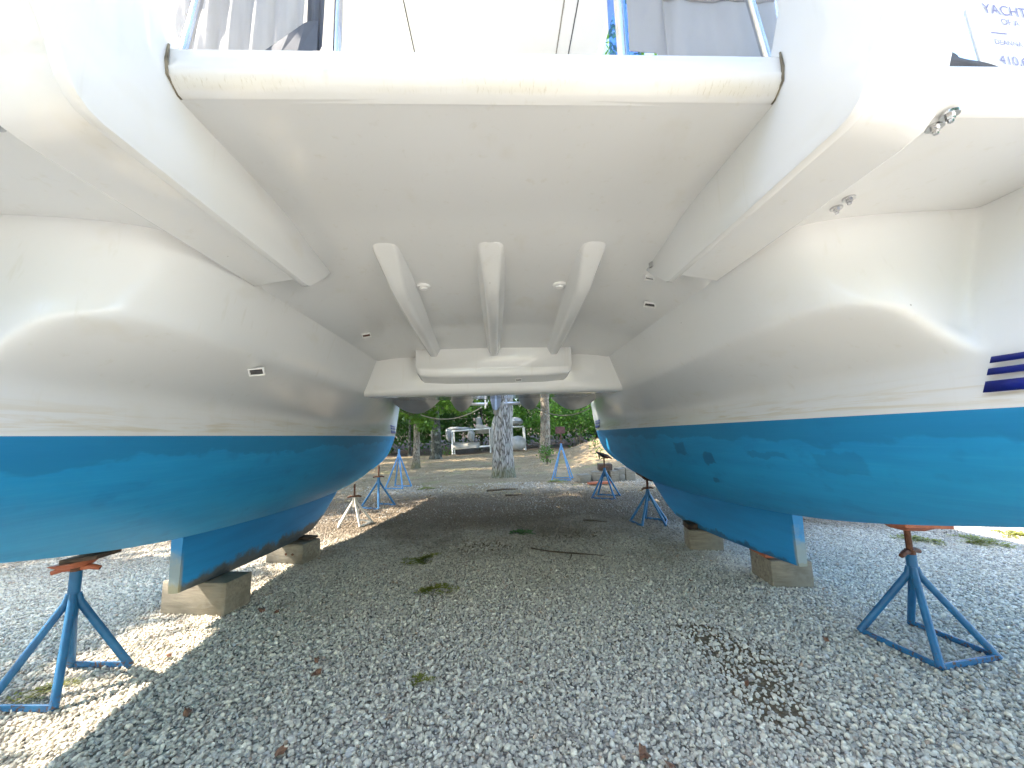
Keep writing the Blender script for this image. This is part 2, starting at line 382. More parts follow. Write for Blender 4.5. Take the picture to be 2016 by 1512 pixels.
# ---------------------------------------------------------------- mesh helpers
def link(o, parent=None):
    COL.objects.link(o)
    if parent is not None:
        o.parent = parent
        p = parent; b = Vector((0, 0, 0)); rot = None
        o.matrix_parent_inverse = base_inverse(parent)
    return o
def base_inverse(p):
    m = Matrix.Identity(4)
    chain = []
    while p is not None:
        chain.append(p); p = p.parent
    for q in reversed(chain):
        m = m @ q.matrix_parent_inverse @ Matrix.LocRotScale(q.location, q.rotation_euler, q.scale)
    return m.inverted()
class MB:
    def __init__(self): self.v = []; self.f = []; self.mi = []; self.k = 0
    def add(self, vs, fs, mi=None):
        o = len(self.v); self.v += [tuple(p) for p in vs]
        self.f += [tuple(i + o for i in f) for f in fs]; self.mi += [self.k if mi is None else mi] * len(fs); return self
    def box(self, c, d, rz=0.0):
        x, y, z = c; a, b, e = d[0] / 2, d[1] / 2, d[2] / 2
        cs, sn = math.cos(rz), math.sin(rz)
        vs = [(x + i * a * cs - j * b * sn, y + i * a * sn + j * b * cs, z + k * e) for k in (-1, 1) for j in (-1, 1) for i in (-1, 1)]
        return self.add(vs, [(0, 2, 3, 1), (4, 5, 7, 6), (0, 1, 5, 4), (2, 6, 7, 3), (0, 4, 6, 2), (1, 3, 7, 5)])
    def tube(self, p0, p1, r0, r1=None, n=10, caps=True):
        return self.path([p0, p1], [r0, r0 if r1 is None else r1], n, caps)
    def path(self, pts, rad, n=10, caps=True):
        pts = [Vector(p) for p in pts]
        if not isinstance(rad, (list, tuple)): rad = [rad] * len(pts)
        vs = []; prev = None
        for i, p in enumerate(pts):
            t = (pts[min(i + 1, len(pts) - 1)] - pts[max(i - 1, 0)])
            t = t.normalized() if t.length > 1e-9 else Vector((0, 0, 1))
            if prev is None:
                a = Vector((0, 0, 1)) if abs(t.z) < .9 else Vector((1, 0, 0))
                u = t.cross(a).normalized()
            else:
                u = (prev - t * prev.dot(t)).normalized()
            prev = u; w2 = t.cross(u)
            for k in range(n):
                a = 2 * math.pi * k / n
                vs.append(p + (u * math.cos(a) + w2 * math.sin(a)) * rad[i])
        fs = []
        for i in range(len(pts) - 1):
            for k in range(n):
                fs.append((i * n + k, i * n + (k + 1) % n, (i + 1) * n + (k + 1) % n, (i + 1) * n + k))
        if caps:
            fs.append(tuple(reversed(range(n)))); fs.append(tuple(range((len(pts) - 1) * n, len(pts) * n)))
        return self.add(vs, fs)
    def grid(self, rows, closed=False):
        n = len(rows[0]); vs = [p for r in rows for p in r]; fs = []
        for i in range(len(rows) - 1):
            for j in range(n - 1 if not closed else n):
                j2 = (j + 1) % n
                fs.append((i * n + j, i * n + j2, (i + 1) * n + j2, (i + 1) * n + j))
        return self.add(vs, fs)
    def prism(self, poly, axis, a, b):
        # poly: list of 2-d points; extruded along axis from a to b
        n = len(poly)
        def P(u, t): return (t, u[0], u[1]) if axis == 'x' else ((u[0], t, u[1]) if axis == 'y' else (u[0], u[1], t))
        vs = [P(u, a) for u in poly] + [P(u, b) for u in poly]
        fs = [tuple(range(n)), tuple(reversed(range(n, 2 * n)))] + [(i, i + n, (i + 1) % n + n, (i + 1) % n) for i in range(n)]
        return self.add(vs, fs)
    def lathe(self, prof, c, n=16):
        rows = [[(c[0] + r * math.cos(2 * math.pi * k / n), c[1] + r * math.sin(2 * math.pi * k / n), c[2] + z) for k in range(n)] for r, z in prof]
        return self.grid(rows, True)
    def build(self, name, mat, parent=None, smooth_=True, bevel=0.0, seg=2, sub=0, ang=40, solid=0.0):
        me = bpy.data.meshes.new(name); me.from_pydata(self.v, [], self.f)
        mats = mat if isinstance(mat, (list, tuple)) else [mat]
        for m in mats: me.materials.append(m)
        if len(mats) > 1: me.polygons.foreach_set('material_index', self.mi)
        bm = bmesh.new(); bm.from_mesh(me)
        bmesh.ops.recalc_face_normals(bm, faces=bm.faces)
        if bevel:
            ed = [e for e in bm.edges if len(e.link_faces) == 2 and e.calc_face_angle(0) > R(25)]
            bmesh.ops.bevel(bm, geom=ed, offset=bevel, segments=seg, profile=.5, affect='EDGES', clamp_overlap=True)
        for f in bm.faces: f.smooth = smooth_
        bm.to_mesh(me); bm.free()
        if smooth_ and ang < 180:
            me.set_sharp_from_angle(angle=R(ang))
        o = bpy.data.objects.new(name, me); link(o, parent)
        if solid:
            s = o.modifiers.new('solid', 'SOLIDIFY'); s.thickness = solid; s.offset = 0
        if sub:
            s = o.modifiers.new('sub', 'SUBSURF'); s.levels = sub; s.render_levels = sub
        return o
def tag(o, label, cat, group=None, kind=None):
    if label: o['label'] = label
    if cat: o['category'] = cat
    if group: o['group'] = group
    if kind: o['kind'] = kind
    return o
def empty(name, loc, label=None, cat=None, group=None, rz=0.0):
    o = bpy.data.objects.new(name, None); COL.objects.link(o)
    o.location = loc; o.rotation_euler = (0, 0, rz); o.empty_display_size = .2
    return tag(o, label, cat, group)
def copy_tree(o, parent=None):
    c = o.copy(); COL.objects.link(c)
    if parent is not None:
        c.parent = parent; c.matrix_parent_inverse = o.matrix_parent_inverse.copy()
    for ch in o.children: copy_tree(ch, c)
    return c
def lerp_table(tab, x):
    if x <= tab[0][0]: return np.array(tab[0][1:], float)
    for (a, b) in zip(tab, tab[1:]):
        if x <= b[0]:
            t = (x - a[0]) / (b[0] - a[0]); return np.array(a[1:], float) * (1 - t) + np.array(b[1:], float) * t
    return np.array(tab[-1][1:], float)
def sstep(x, a, b):
    t = min(1, max(0, (x - a) / (b - a))); return t * t * (3 - 2 * t)

# ---------------------------------------------------------------- ground
def ground_z(x, y):
    z = 0.95 * math.exp(-((x - 5.4) / 2.1) ** 2 - ((y - 18.5) / 3.2) ** 2)
    z += 0.22 * sstep(y, 15, 27) * sstep(x, -4, 3)
    z += 7.0 * sstep(y, 34, 75)
    return z
def build_ground():
    xs = sorted(set([-400, -200, -100, -60, -40] + list(np.arange(-30, 30.1, 1.0)) + list(np.arange(2, 10, .4)) + [40, 60, 100, 200, 400]))
    ys = sorted(set([-400, -200, -100, -50, -20, -8] + list(np.arange(-4, 12, 2.0)) + list(np.arange(12, 27, .5)) + list(np.arange(27, 80, 2.0)) + [100, 200, 400, 700]))
    rows = [[(x, y, ground_z(x, y)) for x in xs] for y in ys]
    o = MB().grid(rows).build('ground', M['ground'], None, True, ang=180)
    o['kind'] = 'structure'
    return o
build_ground()

# ---------------------------------------------------------------- gravel (real stones, instanced)
def stone_mesh(seed):
    rng = random.Random(seed)
    bm = bmesh.new(); bmesh.ops.create_icosphere(bm, subdivisions=2, radius=1.0)
    ax = (rng.uniform(.85, 1.25), rng.uniform(.68, .98), rng.uniform(.52, .80))
    cuts = [(Vector((rng.gauss(0, 1), rng.gauss(0, 1), rng.gauss(0, 1))).normalized(), rng.uniform(.52, .82)) for _ in range(9)]
    for v in bm.verts:
        p = v.co.copy()
        for nrm, d in cuts:
            k = p.dot(nrm)
            if k > d: p -= nrm * (k - d) * .85
        p += Vector((rng.uniform(-1, 1), rng.uniform(-1, 1), rng.uniform(-1, 1))) * .04
        v.co = Vector((p.x * ax[0], p.y * ax[1], p.z * ax[2]))
    for f in bm.faces: f.smooth = False
    me = bpy.data.meshes.new('stone'); bm.to_mesh(me); bm.free()
    me.materials.append(M['stone']); return me
def build_gravel():
    rng = np.random.default_rng(5)
    protos = bpy.data.collections.new('stone_shapes')
    for i in range(9):
        protos.objects.link(bpy.data.objects.new('gravel_pebble', stone_mesh(i)))
    pts = []
    def fill(x0, x1, y0, y1, step, keep=None):
        nx, ny = int((x1 - x0) / step), int((y1 - y0) / step)
        gx, gy = np.meshgrid(np.arange(nx), np.arange(ny))
        p = np.stack([x0 + (gx + rng.uniform(-.1, 1.1, gx.shape)) * step, y0 + (gy + rng.uniform(-.1, 1.1, gx.shape)) * step], -1).reshape(-1, 2)
        if keep is not None: p = p[keep(p)]
        return p
    wedge = lambda m: (lambda p: (np.abs(p[:, 0]) < 1.42 * p[:, 1] + m))
    a = fill(-6.0, 6.0, .75, 4.4, .0160, wedge(.4))
    b = fill(-6.6, 6.6, 4.4, 6.2, .021, lambda p: np.abs(p[:, 0]) < 6.4)
    c = fill(-5.5, 6.4, 6.2, 10.4, .030, lambda p: rng.uniform(0, 1, len(p)) < np.clip(1.35 - (p[:, 1] - 6.2) / 3.2 + .35 * np.sin(p[:, 0] * 2.1 + p[:, 1] * 1.3), .06, 1))
    def thin(p):
        m = np.ones(len(p), bool)
        for (px_, py_, rx_, ry_) in SOIL:
            d2 = ((p[:, 0] - px_) / rx_) ** 2 + ((p[:, 1] - py_) / ry_) ** 2 + .35 * np.sin(p[:, 0] * 31 + p[:, 1] * 17) + .25 * np.sin(p[:, 1] * 47 - p[:, 0] * 23)
            m &= ~(rng.uniform(0, 1, len(p)) < .42 * np.clip(1.35 - d2, 0, 1))
        return p[m]
    a, b, c = thin(a), thin(b), thin(c)
    xy = np.concatenate([a, b, c]); n = len(xy)
    z = rng.uniform(-.002, .0075, n)
    me = bpy.data.meshes.new('gravel'); me.from_pydata(np.column_stack([xy, z]).tolist(), [], [])
    rad = np.clip(rng.lognormal(math.log(.0098), .27, n), .005, .019)
    rad[len(a):] *= 1.3; rad[len(a) + len(b):] *= 1.2
    at = me.attributes.new('stone_radius', 'FLOAT', 'POINT'); at.data.foreach_set('value', rad.astype(np.float32))
    rot = np.column_stack([rng.normal(0, .7, n), rng.normal(0, .7, n), rng.uniform(0, 6.283, n)]).astype(np.float32)
    at = me.attributes.new('stone_turn', 'FLOAT_VECTOR', 'POINT'); at.data.foreach_set('vector', rot.ravel())
    o = bpy.data.objects.new('gravel', me); COL.objects.link(o)
    ng = bpy.data.node_groups.new('scatter_stones', 'GeometryNodeTree')
    ng.interface.new_socket('Geometry', in_out='INPUT', socket_type='NodeSocketGeometry')
    ng.interface.new_socket('Geometry', in_out='OUTPUT', socket_type='NodeSocketGeometry')
    gi = ng.nodes.new('NodeGroupInput'); go = ng.nodes.new('NodeGroupOutput')
    ip = ng.nodes.new('GeometryNodeInstanceOnPoints'); ci = ng.nodes.new('GeometryNodeCollectionInfo')
    ci.inputs['Collection'].default_value = protos; ci.inputs['Separate Children'].default_value = True
    ip.inputs['Pick Instance'].default_value = True
    na = ng.nodes.new('GeometryNodeInputNamedAttribute'); na.data_type = 'FLOAT'; na.inputs['Name'].default_value = 'stone_radius'
    nb = ng.nodes.new('GeometryNodeInputNamedAttribute'); nb.data_type = 'FLOAT_VECTOR'; nb.inputs['Name'].default_value = 'stone_turn'
    ri = ng.nodes.new('FunctionNodeRandomValue'); ri.data_type = 'INT'
    for s in ri.inputs:
        if s.type == 'INT' and s.name == 'Max': s.default_value = 8
    L = ng.links.new
    m2p = ng.nodes.new('GeometryNodeMeshToPoints')
    L(gi.outputs[0], m2p.inputs['Mesh']); L(m2p.outputs[0], ip.inputs['Points']); L(ci.outputs[0], ip.inputs['Instance'])
    L(na.outputs[0], ip.inputs['Scale']); L(nb.outputs[0], ip.inputs['Rotation'])
    ro = [s for s in ri.outputs if s.type == 'INT'][0]; L(ro, ip.inputs['Instance Index'])
    L(ip.outputs[0], go.inputs[0])
    md = o.modifiers.new('stones', 'NODES'); md.node_group = ng
    tag(o, 'pale grey crushed stone gravel covering the yard under the boat', 'gravel', None, 'stuff')
build_gravel()

# ---------------------------------------------------------------- the catamaran
BOAT = empty('catamaran', (0, 3.5, 0), 'white catamaran with blue bottom paint propped up on stands, seen from between its hulls', 'catamaran')
WL = 1.29
XC = 2.2
ZB = [(-.9, 1.27), (.2, 1.09), (.9, .95), (1.6, .805), (1.95, .735), (2.35, .655), (2.8, .615), (3.3, .585), (4.0, .56), (4.8, .555), (5.4, .575), (6.3, .645), (7.05, .735), (7.6, .83)]
BW = [(-.9, .42), (.4, .62), (1.1, .66), (2.0, .68), (3.6, .66), (4.8, .57), (5.6, .48), (6.4, .37), (7.2, .245), (7.9, .12), (8.45, .012)]
STEM = [(.70, 6.9), (.74, 7.15), (.80, 7.5), (.90, 7.9), (1.0, 8.08), (1.15, 8.28), (1.29, 8.43), (1.5, 8.58), (1.85, 8.76), (2.5, 9.0)]
def hull_part(sx):
    # controls of the inner topside: lower flare F, chine edge E, top T  (station value, x, y offset, z)
    st = [-.9, -.3, .4, .8, 1.0, 1.07, 1.10, 1.13, 1.22, 1.30, 1.36, 1.42, 1.5, 1.6, 1.8, 2.1, 2.5, 3.0, 3.6, 4.2, 4.8, 5.4, 6.0, 6.6, 7.2, 7.7, 8.1, 8.43]
    th = [0, .12, .26, .42, .6, .8, 1.0, 1.2, 1.4, math.pi / 2]
    TE = [(1.0, 1.60, 0, 1.60), (1.07, 1.60, 0.11, 1.572), (1.10, 1.588, 0.10, 1.570), (1.13, 1.545, .07, 1.580), (1.22, 1.37, -.055, 1.640), (1.30, 1.29, -.075, 1.672), (1.36, 1.24, -.055, 1.688), (1.42, 1.21, -.03, 1.691), (1.5, 1.182, 0, 1.687), (1.6, 1.168, 0, 1.680), (1.8, 1.163, 0, 1.672), (2.0, 1.166, 0, 1.665), (3.6, 1.212, 0, 1.645), (4.8, 1.36, 0, 1.68), (6.2, 1.66, 0, 1.80), (7.5, 1.97, .05, 1.86), (8.43, 2.185, .33, 1.85)]
    TT = [(1.0, 1.82, .06, 2.08), (1.07, 1.83, .16, 2.08), (1.10, 1.82, .16, 2.08), (1.13, 1.78, .14, 2.08), (1.22, 1.56, .07, 2.08), (1.30, 1.38, .015, 2.08), (1.36, 1.24, -.008, 2.08), (1.42, 1.175, -.02, 2.07), (1.5, 1.135, -.02, 2.05), (1.6, 1.112, -.01, 2.015), (1.8, 1.098, 0, 1.980), (3.6, 1.094, 0, 1.978), (4.8, 1.2, 0, 2.1), (6.2, 1.55, 0, 2.3), (7.5, 1.92, .1, 2.42), (8.43, 2.185, .55, 2.45)]
    TF = [(1.0, 1.545, 0, 1.46), (1.13, 1.55, 0, 1.46), (1.22, 1.545, 0, 1.475), (1.6, 1.53, 0, 1.485), (2.0, 1.525, 0, 1.48), (3.6, 1.545, 0, 1.44), (4.8, 1.64, 0, 1.45), (6.2, 1.84, 0, 1.5), (7.5, 2.05, .02, 1.53), (8.43, 2.188, .15, 1.5)]
    rows = []
    for Y in st:
        bw = lerp_table(BW, Y)[0]; zb = lerp_table(ZB, min(Y, 7.6))[0]
        row = []
        # outer side from sheer down to the centreline
        sh = 2.05 + .45 * sstep(Y, -.5, 6.5)
        def stem_y(z): return lerp_table(STEM, z)[0]
        endk = sstep(Y, 5.6, 8.43)
        def pt(u, z, zend):
            # pulls the end of each row onto the raked stem
            yy = Y + (stem_y(zend) - 8.43) * endk ** 1.5
            zz = z * (1 - endk ** 3) + zend * endk ** 3
            return (u, yy, zz)
        out = [(bw + .16 * (1 - endk), sh, 2.5), (bw + .12 * (1 - endk), 1.75, 1.85), (bw + .05 * (1 - endk), 1.45, 1.5)]
        for u, z, ze in out:
            a = pt(u, z, ze); row.append((XC + a[0], a[1], a[2]))
        ze_t = lambda t: .72 + (WL - .72) * (1 - math.cos(t)) ** .8
        for t in reversed(th):
            a = pt(bw * math.sin(t), WL - (WL - zb) * math.cos(t), ze_t(t)); row.append((XC + a[0], a[1], a[2]))
        for t in th[1:]:
            a = pt(bw * math.sin(t), WL - (WL - zb) * math.cos(t), ze_t(t)); row.append((XC - a[0], a[1], a[2]))
        e = lerp_table(TE, Y); t_ = lerp_table(TT, Y); f = lerp_table(TF, Y)
        wlp = row[-1]
        P = lambda q: (q[0], Y + q[1], q[2])
        F, E_, T = np.array(P(f)), np.array(P(e)), np.array(P(t_)); W0 = np.array(wlp)
        for q in (W0 * .5 + F * .5, F * .88 + W0 * .12, F * .86 + E_ * .14, F * .4 + E_ * .6, E_ * .92 + F * .08, E_ * .955 + F * .015 + T * .03, E_ * .78 + T * .22, E_ * .6 + T * .4, E_ * .12 + T * .88, T):
            row.append(tuple(q))
        rows.append([(sx * p[0], p[1], p[2]) for p in row])
    mb = MB().grid(rows)
    # stern closing plate
    n = len(rows[0]); mb.f.append(tuple(range(n))); mb.mi.append(0)
    return mb.build('hull', M['hull'], BOAT, True, sub=2, ang=180)
hulls = {}
for sx in (1, -1):
    hulls[sx] = hull_part(sx)
    # keel
    prof = [(2.83, .24), (3.6, .215), (4.55, .20), (4.80, .235), (5.35, .50), (5.75, .66), (5.0, .66), (2.83, .68)]
    rows = []
    ys = [2.845, 2.848, 2.95, 3.3, 3.8, 4.3, 4.7, 4.95, 5.15, 5.4, 5.62]
    for Y in ys:
        zb_ = lerp_table([(2.83, .25), (3.6, .222), (4.5, .205), (4.8, .25), (5.4, .52), (5.75, .68)], Y)[0]
        w_ = lerp_table([(2.84, .034), (2.95, .045), (3.5, .085), (4.3, .09), (5.0, .06), (5.62, .012)], Y)[0]
        top = .70
        row = []
        for (u, zt) in ((-1.25, top), (-1.04, .45 * zb_ + .55 * top), (-1, .85 * zb_ + .15 * top), (-.9, zb_ + .006), (-.75, zb_), (.75, zb_), (.9, zb_ + .006), (1, .85 * zb_ + .15 * top), (1.04, .45 * zb_ + .55 * top), (1.25, top)):
            row.append((sx * XC + u * w_, Y, zt))
        rows.append(row)
    mb = MB().grid(rows); n = len(rows[0]); mb.f.append(tuple(range(n))); mb.mi.append(0)
    mb.build('keel', M['keel'], BOAT, True, ang=50)

# bridge deck underside (ceiling between the hulls)
def ceil_z(Y):
    return lerp_table([(1.04, 2.252), (1.5, 2.252), (1.66, 2.248), (1.80, 2.230), (2.2, 2.178), (2.7, 2.110), (3.2, 2.05), (3.62, 2.005)], Y)[0]
def bridge_deck():
    rows = []
    for Y in [1.04, 1.2, 1.4, 1.55, 1.66, 1.74, 1.82, 1.9, 2.0, 2.1, 2.2, 2.35, 2.5, 2.75, 3.0, 3.3, 3.62]:
        zc = ceil_z(Y); k = sstep(Y, 1.60, 1.78)
        zs = zc * (1 - k) + k * min(zc, 1.972)
        xs = [(-1.105, zs), (-1.07, zs * .86 + zc * .14), (-1.0, (zs + zc) / 2), (-.935, zc - .008 - .1 * (zc - zs)), (-.86, zc - .003), (-.5, zc), (0, zc + .004), (.5, zc), (.86, zc - .003), (.935, zc - .008 - .1 * (zc - zs)), (1.0, (zs + zc) / 2), (1.07, zs * .86 + zc * .14), (1.105, zs)]
        rows.append([(x, Y, z) for x, z in xs])
    o = MB().grid(rows).build('bridge_deck', M['gel'], BOAT, True, sub=1, ang=180)
    return o
deck = bridge_deck()
# forward bridge deck: step down, flat underside to its front edge
mb = MB()
prof = [(3.605, 2.03), (3.60, 1.70), (3.606, 1.668), (3.622, 1.650), (3.65, 1.643), (3.9, 1.652), (4.2, 1.69), (5.2, 1.78), (6.25, 1.84), (6.33, 1.88), (6.36, 2.0), (6.36, 2.5)]
rows = []
for Y, Z in prof:
    k = max(0.0, (2.03 - min(Z, 2.03)) / .39)
    flare = .24 * sstep(Y, 3.7, 6.3)
    hw = 1.092 + .135 * k + flare * 1.4
    rows.append([(x * hw, Y, Z) for x in (-1, -.9, -.6, -.3, 0, .3, .6, .9, 1)])
mb.grid(rows).build('front_bridge_deck', M['gel'], BOAT, True, ang=60)
# rounded step in front of the ribs
mb = MB()
poly = [(-.70, 2.05), (-.70, 1.86), (-.69, 1.815), (-.655, 1.785), (-.45, 1.772), (0, 1.768), (.45, 1.772), (.655, 1.785), (.69, 1.815), (.70, 1.86), (.70, 2.05)]
rows = [[(x, Y, z if z > 2 else z - dz) for x, z in poly] for Y, dz in ((3.40, -.045), (3.402, -.018), (3.412, -.004), (3.43, .0), (3.60, .030), (3.612, .032))]
r0 = [(x * .985, 3.398, max(z, 1.84) + .002) for x, z in poly]
mb.grid([[(0 if False else x, 3.3985, z) for x, _, z in [(p[0], 0, p[2]) for p in r0]]] + rows)
n = len(poly); mb.f.append(tuple(range(n))); mb.mi.append(0)
mb.build('deck_step', M['gel'], BOAT, True, ang=60, bevel=0)
# three stiffening ribs
for X in (-.54, 0, .54):
    rows = []
    for Y, b_, wb, wt in ((1.845, .0005, .02, .03), (1.850, .003, .055, .075), (1.862, .008, .082, .11), (1.885, .016, .094, .13), (1.94, .032, .092, .14), (2.04, .066, .080, .15), (2.13, .094, .072, .155), (2.20, .106, .066, .155), (2.6, .100, .058, .145), (3.0, .088, .052, .13), (3.42, .066, .048, .115)):
        zc = ceil_z(Y)
        rows.append([(X - wt / 2 - .012, Y, zc + .012), (X - wt / 2, Y, zc - .002), (X - wb / 2 - .012, Y, zc - b_ * .72), (X - wb / 2 - .004, Y, zc - b_ * .93), (X - wb / 2 + .008, Y, zc - b_), (X + wb / 2 - .008, Y, zc - b_), (X + wb / 2 + .004, Y, zc - b_ * .93), (X + wb / 2 + .012, Y, zc - b_ * .72), (X + wt / 2, Y, zc - .002), (X + wt / 2 + .012, Y, zc + .012)])
    MB().grid(rows).build('stiffening_rib', M['gel'], BOAT, True, ang=50)
# transom lip
def lip(name, x0, x1, y, zb_, zt, mat, under):
    prof = [(y + .10, zt + .004), (y + .012, zt + .004), (y, zt - .006), (y - .004, zt - .06), (y - .006, zt - .066), (y + .001, zt - .085), (y + .014, zb_ + .016), (y + .034, zb_ + .004), (y + .06, zb_), (y + under, zb_ - .0005)]
    nx = 24
    rows = [[(x0 + (x1 - x0) * i / nx, Y, Z) for i in range(nx + 1)] for Y, Z in prof]
    return MB().grid(rows).build(name, mat, BOAT, True, ang=55)
lip('transom_edge', -.905, .905, .992, 2.2515, 2.368, M['gel_edge'], .06)
for sx in (1, -1):
    a, b = (1.055, 1.95) if sx > 0 else (-1.95, -1.055)
    lip('side_deck_edge', a, b, .806, 2.0315, 2.140, M['gel'], .05)
    rows = [[(sx * x, Y, Z) for x in (1.02, 1.2, 1.4, 1.6, 1.9, 2.3)] for Y, Z in ((.85, 2.031), (1.0, 2.032), (1.2, 2.032), (1.4, 2.032), (1.76, 2.032))]
    MB().grid(rows).build('side_deck_underside', M['gel'], BOAT, True, ang=180)
    # inner fin: a vertical plate hanging below the deck, running up past the transom
    pl = [(.30, 2.78), (.60, 2.33), (.738, 2.112), (.752, 2.078), (.768, 2.045), (.788, 2.020), (.815, 2.004), (.85, 1.997), (1.2, 1.996), (1.83, 1.998), (1.855, 2.005), (2.02, 2.118), (2.17, 2.24), (2.17, 2.30), (1.05, 2.36), (.98, 2.50), (.98, 2.78)]
    mb = MB().prism(pl, 'x', sx * .893, sx * .926)
    mb.build('stern_fin', M['gel'], BOAT, True, bevel=.004, seg=2, ang=40)
    # outer box
    rows = []
    for (Y, zi, zo) in ((.40, 2.70, 2.70), (.67, 2.27, 2.27), (.745, 2.145, 2.140), (.764, 2.098, 2.088), (.782, 2.056, 2.040), (.806, 2.022, 2.000), (.835, 2.006, 1.978), (.89, 2.001, 1.970), (1.3, 2.000, 1.968), (1.755, 2.000, 1.968)):
        ny = 0.0
        rows.append([(sx * .912, Y + .05, zi + .25), (sx * .912, Y, zi), (sx * 1.02, Y, (zi + zo) / 2), (sx * 1.098, Y, zo), (sx * 1.104, Y + .001, zo + .002), (sx * 1.136, Y + .022, zo + .040), (sx * 1.139, Y + .028, zo + .046), (sx * 1.141, Y + .05, zo + .25)])
    mb = MB().grid(rows)
    last = rows[-1]; m_ = len(last)
    back = [(p[0], p[1] + .02, max(p[2], 2.16)) for p in last]
    mb.grid([last, back])
    mb.build('stern_box', M['gel'], BOAT, True, ang=28)
    # aged sealant bead in the corner of transom and fin
    MB().path([(sx * .889, .985, 2.37), (sx * .890, .983, 2.32), (sx * .891, .99, 2.28), (sx * .892, 1.03, 2.252), (sx * .892, 1.3, 2.250), (sx * .892, 1.62, 2.247)], [.003, .005, .004, .003, .002, .0015], 6).build('sealant_bead', M['sealant'], BOAT)
    # bolts with washers
    for (bx, by) in (((1.247, 1.19), (1.254, 1.247), (1.190, .878), (1.183, .838)) if sx > 0 else ((1.190, .888), (1.183, .846))):
        w_ = MB().lathe([(.0, -.003), (.019, -.003), (.0195, 0), (.0195, .004)], (sx * bx, by, 2.0285), 20).build('washer', M['steel'], deck)
        MB().lathe([(0, -.020), (.0055, -.019), (.0062, -.016), (.0062, -.011), (.009, -.011), (.0095, -.003), (.0095, 0)], (sx * bx, by, 2.026), 6).build('bolt', M['steel'], deck)
# drain fittings: square frames with a dark mouth
def drain(c, w_, h_, n, dark=M['hole']):
    n = Vector(n).normalized(); u = Vector((1, 0, 0)); u = (u - n * u.dot(n)).normalized(); v = n.cross(u)
    c = Vector(c)
    def P(a, b, d): return c + u * a + v * b + n * d
    t = .006
    mb = MB(); out = [(-w_, -h_), (w_, -h_), (w_, h_), (-w_, h_)]; inn = [(-w_ + t, -h_ + t), (w_ - t, -h_ + t), (w_ - t, h_ - t), (-w_ + t, h_ - t)]
    vs = [P(a, b, -.004) for a, b in out] + [P(a, b, .014) for a, b in out] + [P(a, b, .014) for a, b in inn] + [P(a, b, -.004) for a, b in inn]
    fs = []
    for i in range(4):
        j = (i + 1) % 4
        fs += [(i, j, j + 4, i + 4), (i + 4, j + 4, j + 8, i + 8), (i + 8, j + 8, j + 12, i + 12)]
    o = mb.add(vs, fs).build('drain_fitting', M['plastic'], deck, False)
    MB().add([P(a, b, .003) for a, b in inn], [(0, 1, 2, 3)]).build('drain_mouth', dark, o, False)
drain((-.965, 2.888, 2.034), .032, .017, (.3, -.62, -.75), M['rustbrown'])
drain((1.002, 2.325, 2.050), .036, .017, (-.3, -.62, -.75))
drain((.930, 2.13, 2.145), .028, .012, (-.3, -.5, -.8))
drain((-1.222, 2.012, 1.612), .036, .02, (.25, -.85, -.45))
drain((.219, 3.50, 1.752), .030, .013, (0, -.9, -.43))
for sx in (1, -1):
    MB().lathe([(0, -.020), (.020, -.020), (.024, -.016), (.026, -.010), (.040, -.008), (.043, -.003), (.043, .006)], (sx * .42, 2.28, ceil_z(2.28)), 24).build('round_vent', M['plastic'], deck)
MB().box((.90, 2.00, 2.165), (.04, .03, .03), .2).build('bracket', M['steel'], deck, False, bevel=.003)

# stripes on the hull sides
def ray_hull(sx, Y, z):
    x = np.interp(z, [1.29, 1.50, 1.62], [1.548, 1.549, 1.60]) if Y < 2 else None
    return x
for (z0, z1) in ((1.340, 1.374), (1.392, 1.412), (1.428, 1.447)):
    rows = []
    for k in range(9):
        Y = 1.135 - (z0 - 1.34) * .33 - k * .1
        xx = lerp_table([(-.9, XC - .42), (.4, XC - .62), (1.1, XC - .66)], Y)[0]
        rows.append([(xx - .012 + .012 * (z - 1.33), Y - (z - z0) * .33, z) for z in (z0, (z0 + z1) / 2, z1)])
    hs = rows
    mb = MB().grid(rows); mb.build('hull_stripe', M['navy'], BOAT, True, solid=.003)
for sx in (1, -1):
    for (z0, z1, y0) in ((1.345, 1.40, 7.40), (1.425, 1.455, 7.45), (1.475, 1.50, 7.48)):
        rows = []
        for k in range(8):
            Y = y0 + k * .12
            def hx(Y, z):
                bw = lerp_table(BW, min(Y, 8.43))[0]; wl = XC - bw
                f = lerp_table([(4.8, 1.64), (6.2, 1.84), (7.5, 2.05), (8.43, 2.188)], Y)[0]
                return wl + (f - wl) * (z - 1.29) / .22
            rows.append([(sx * (hx(Y, z) - .022), Y + (z - z0) * .3, z) for z in (z0, z1)])
        MB().grid(rows).build('bow_stripe', M['navy'], BOAT, True, solid=.003)

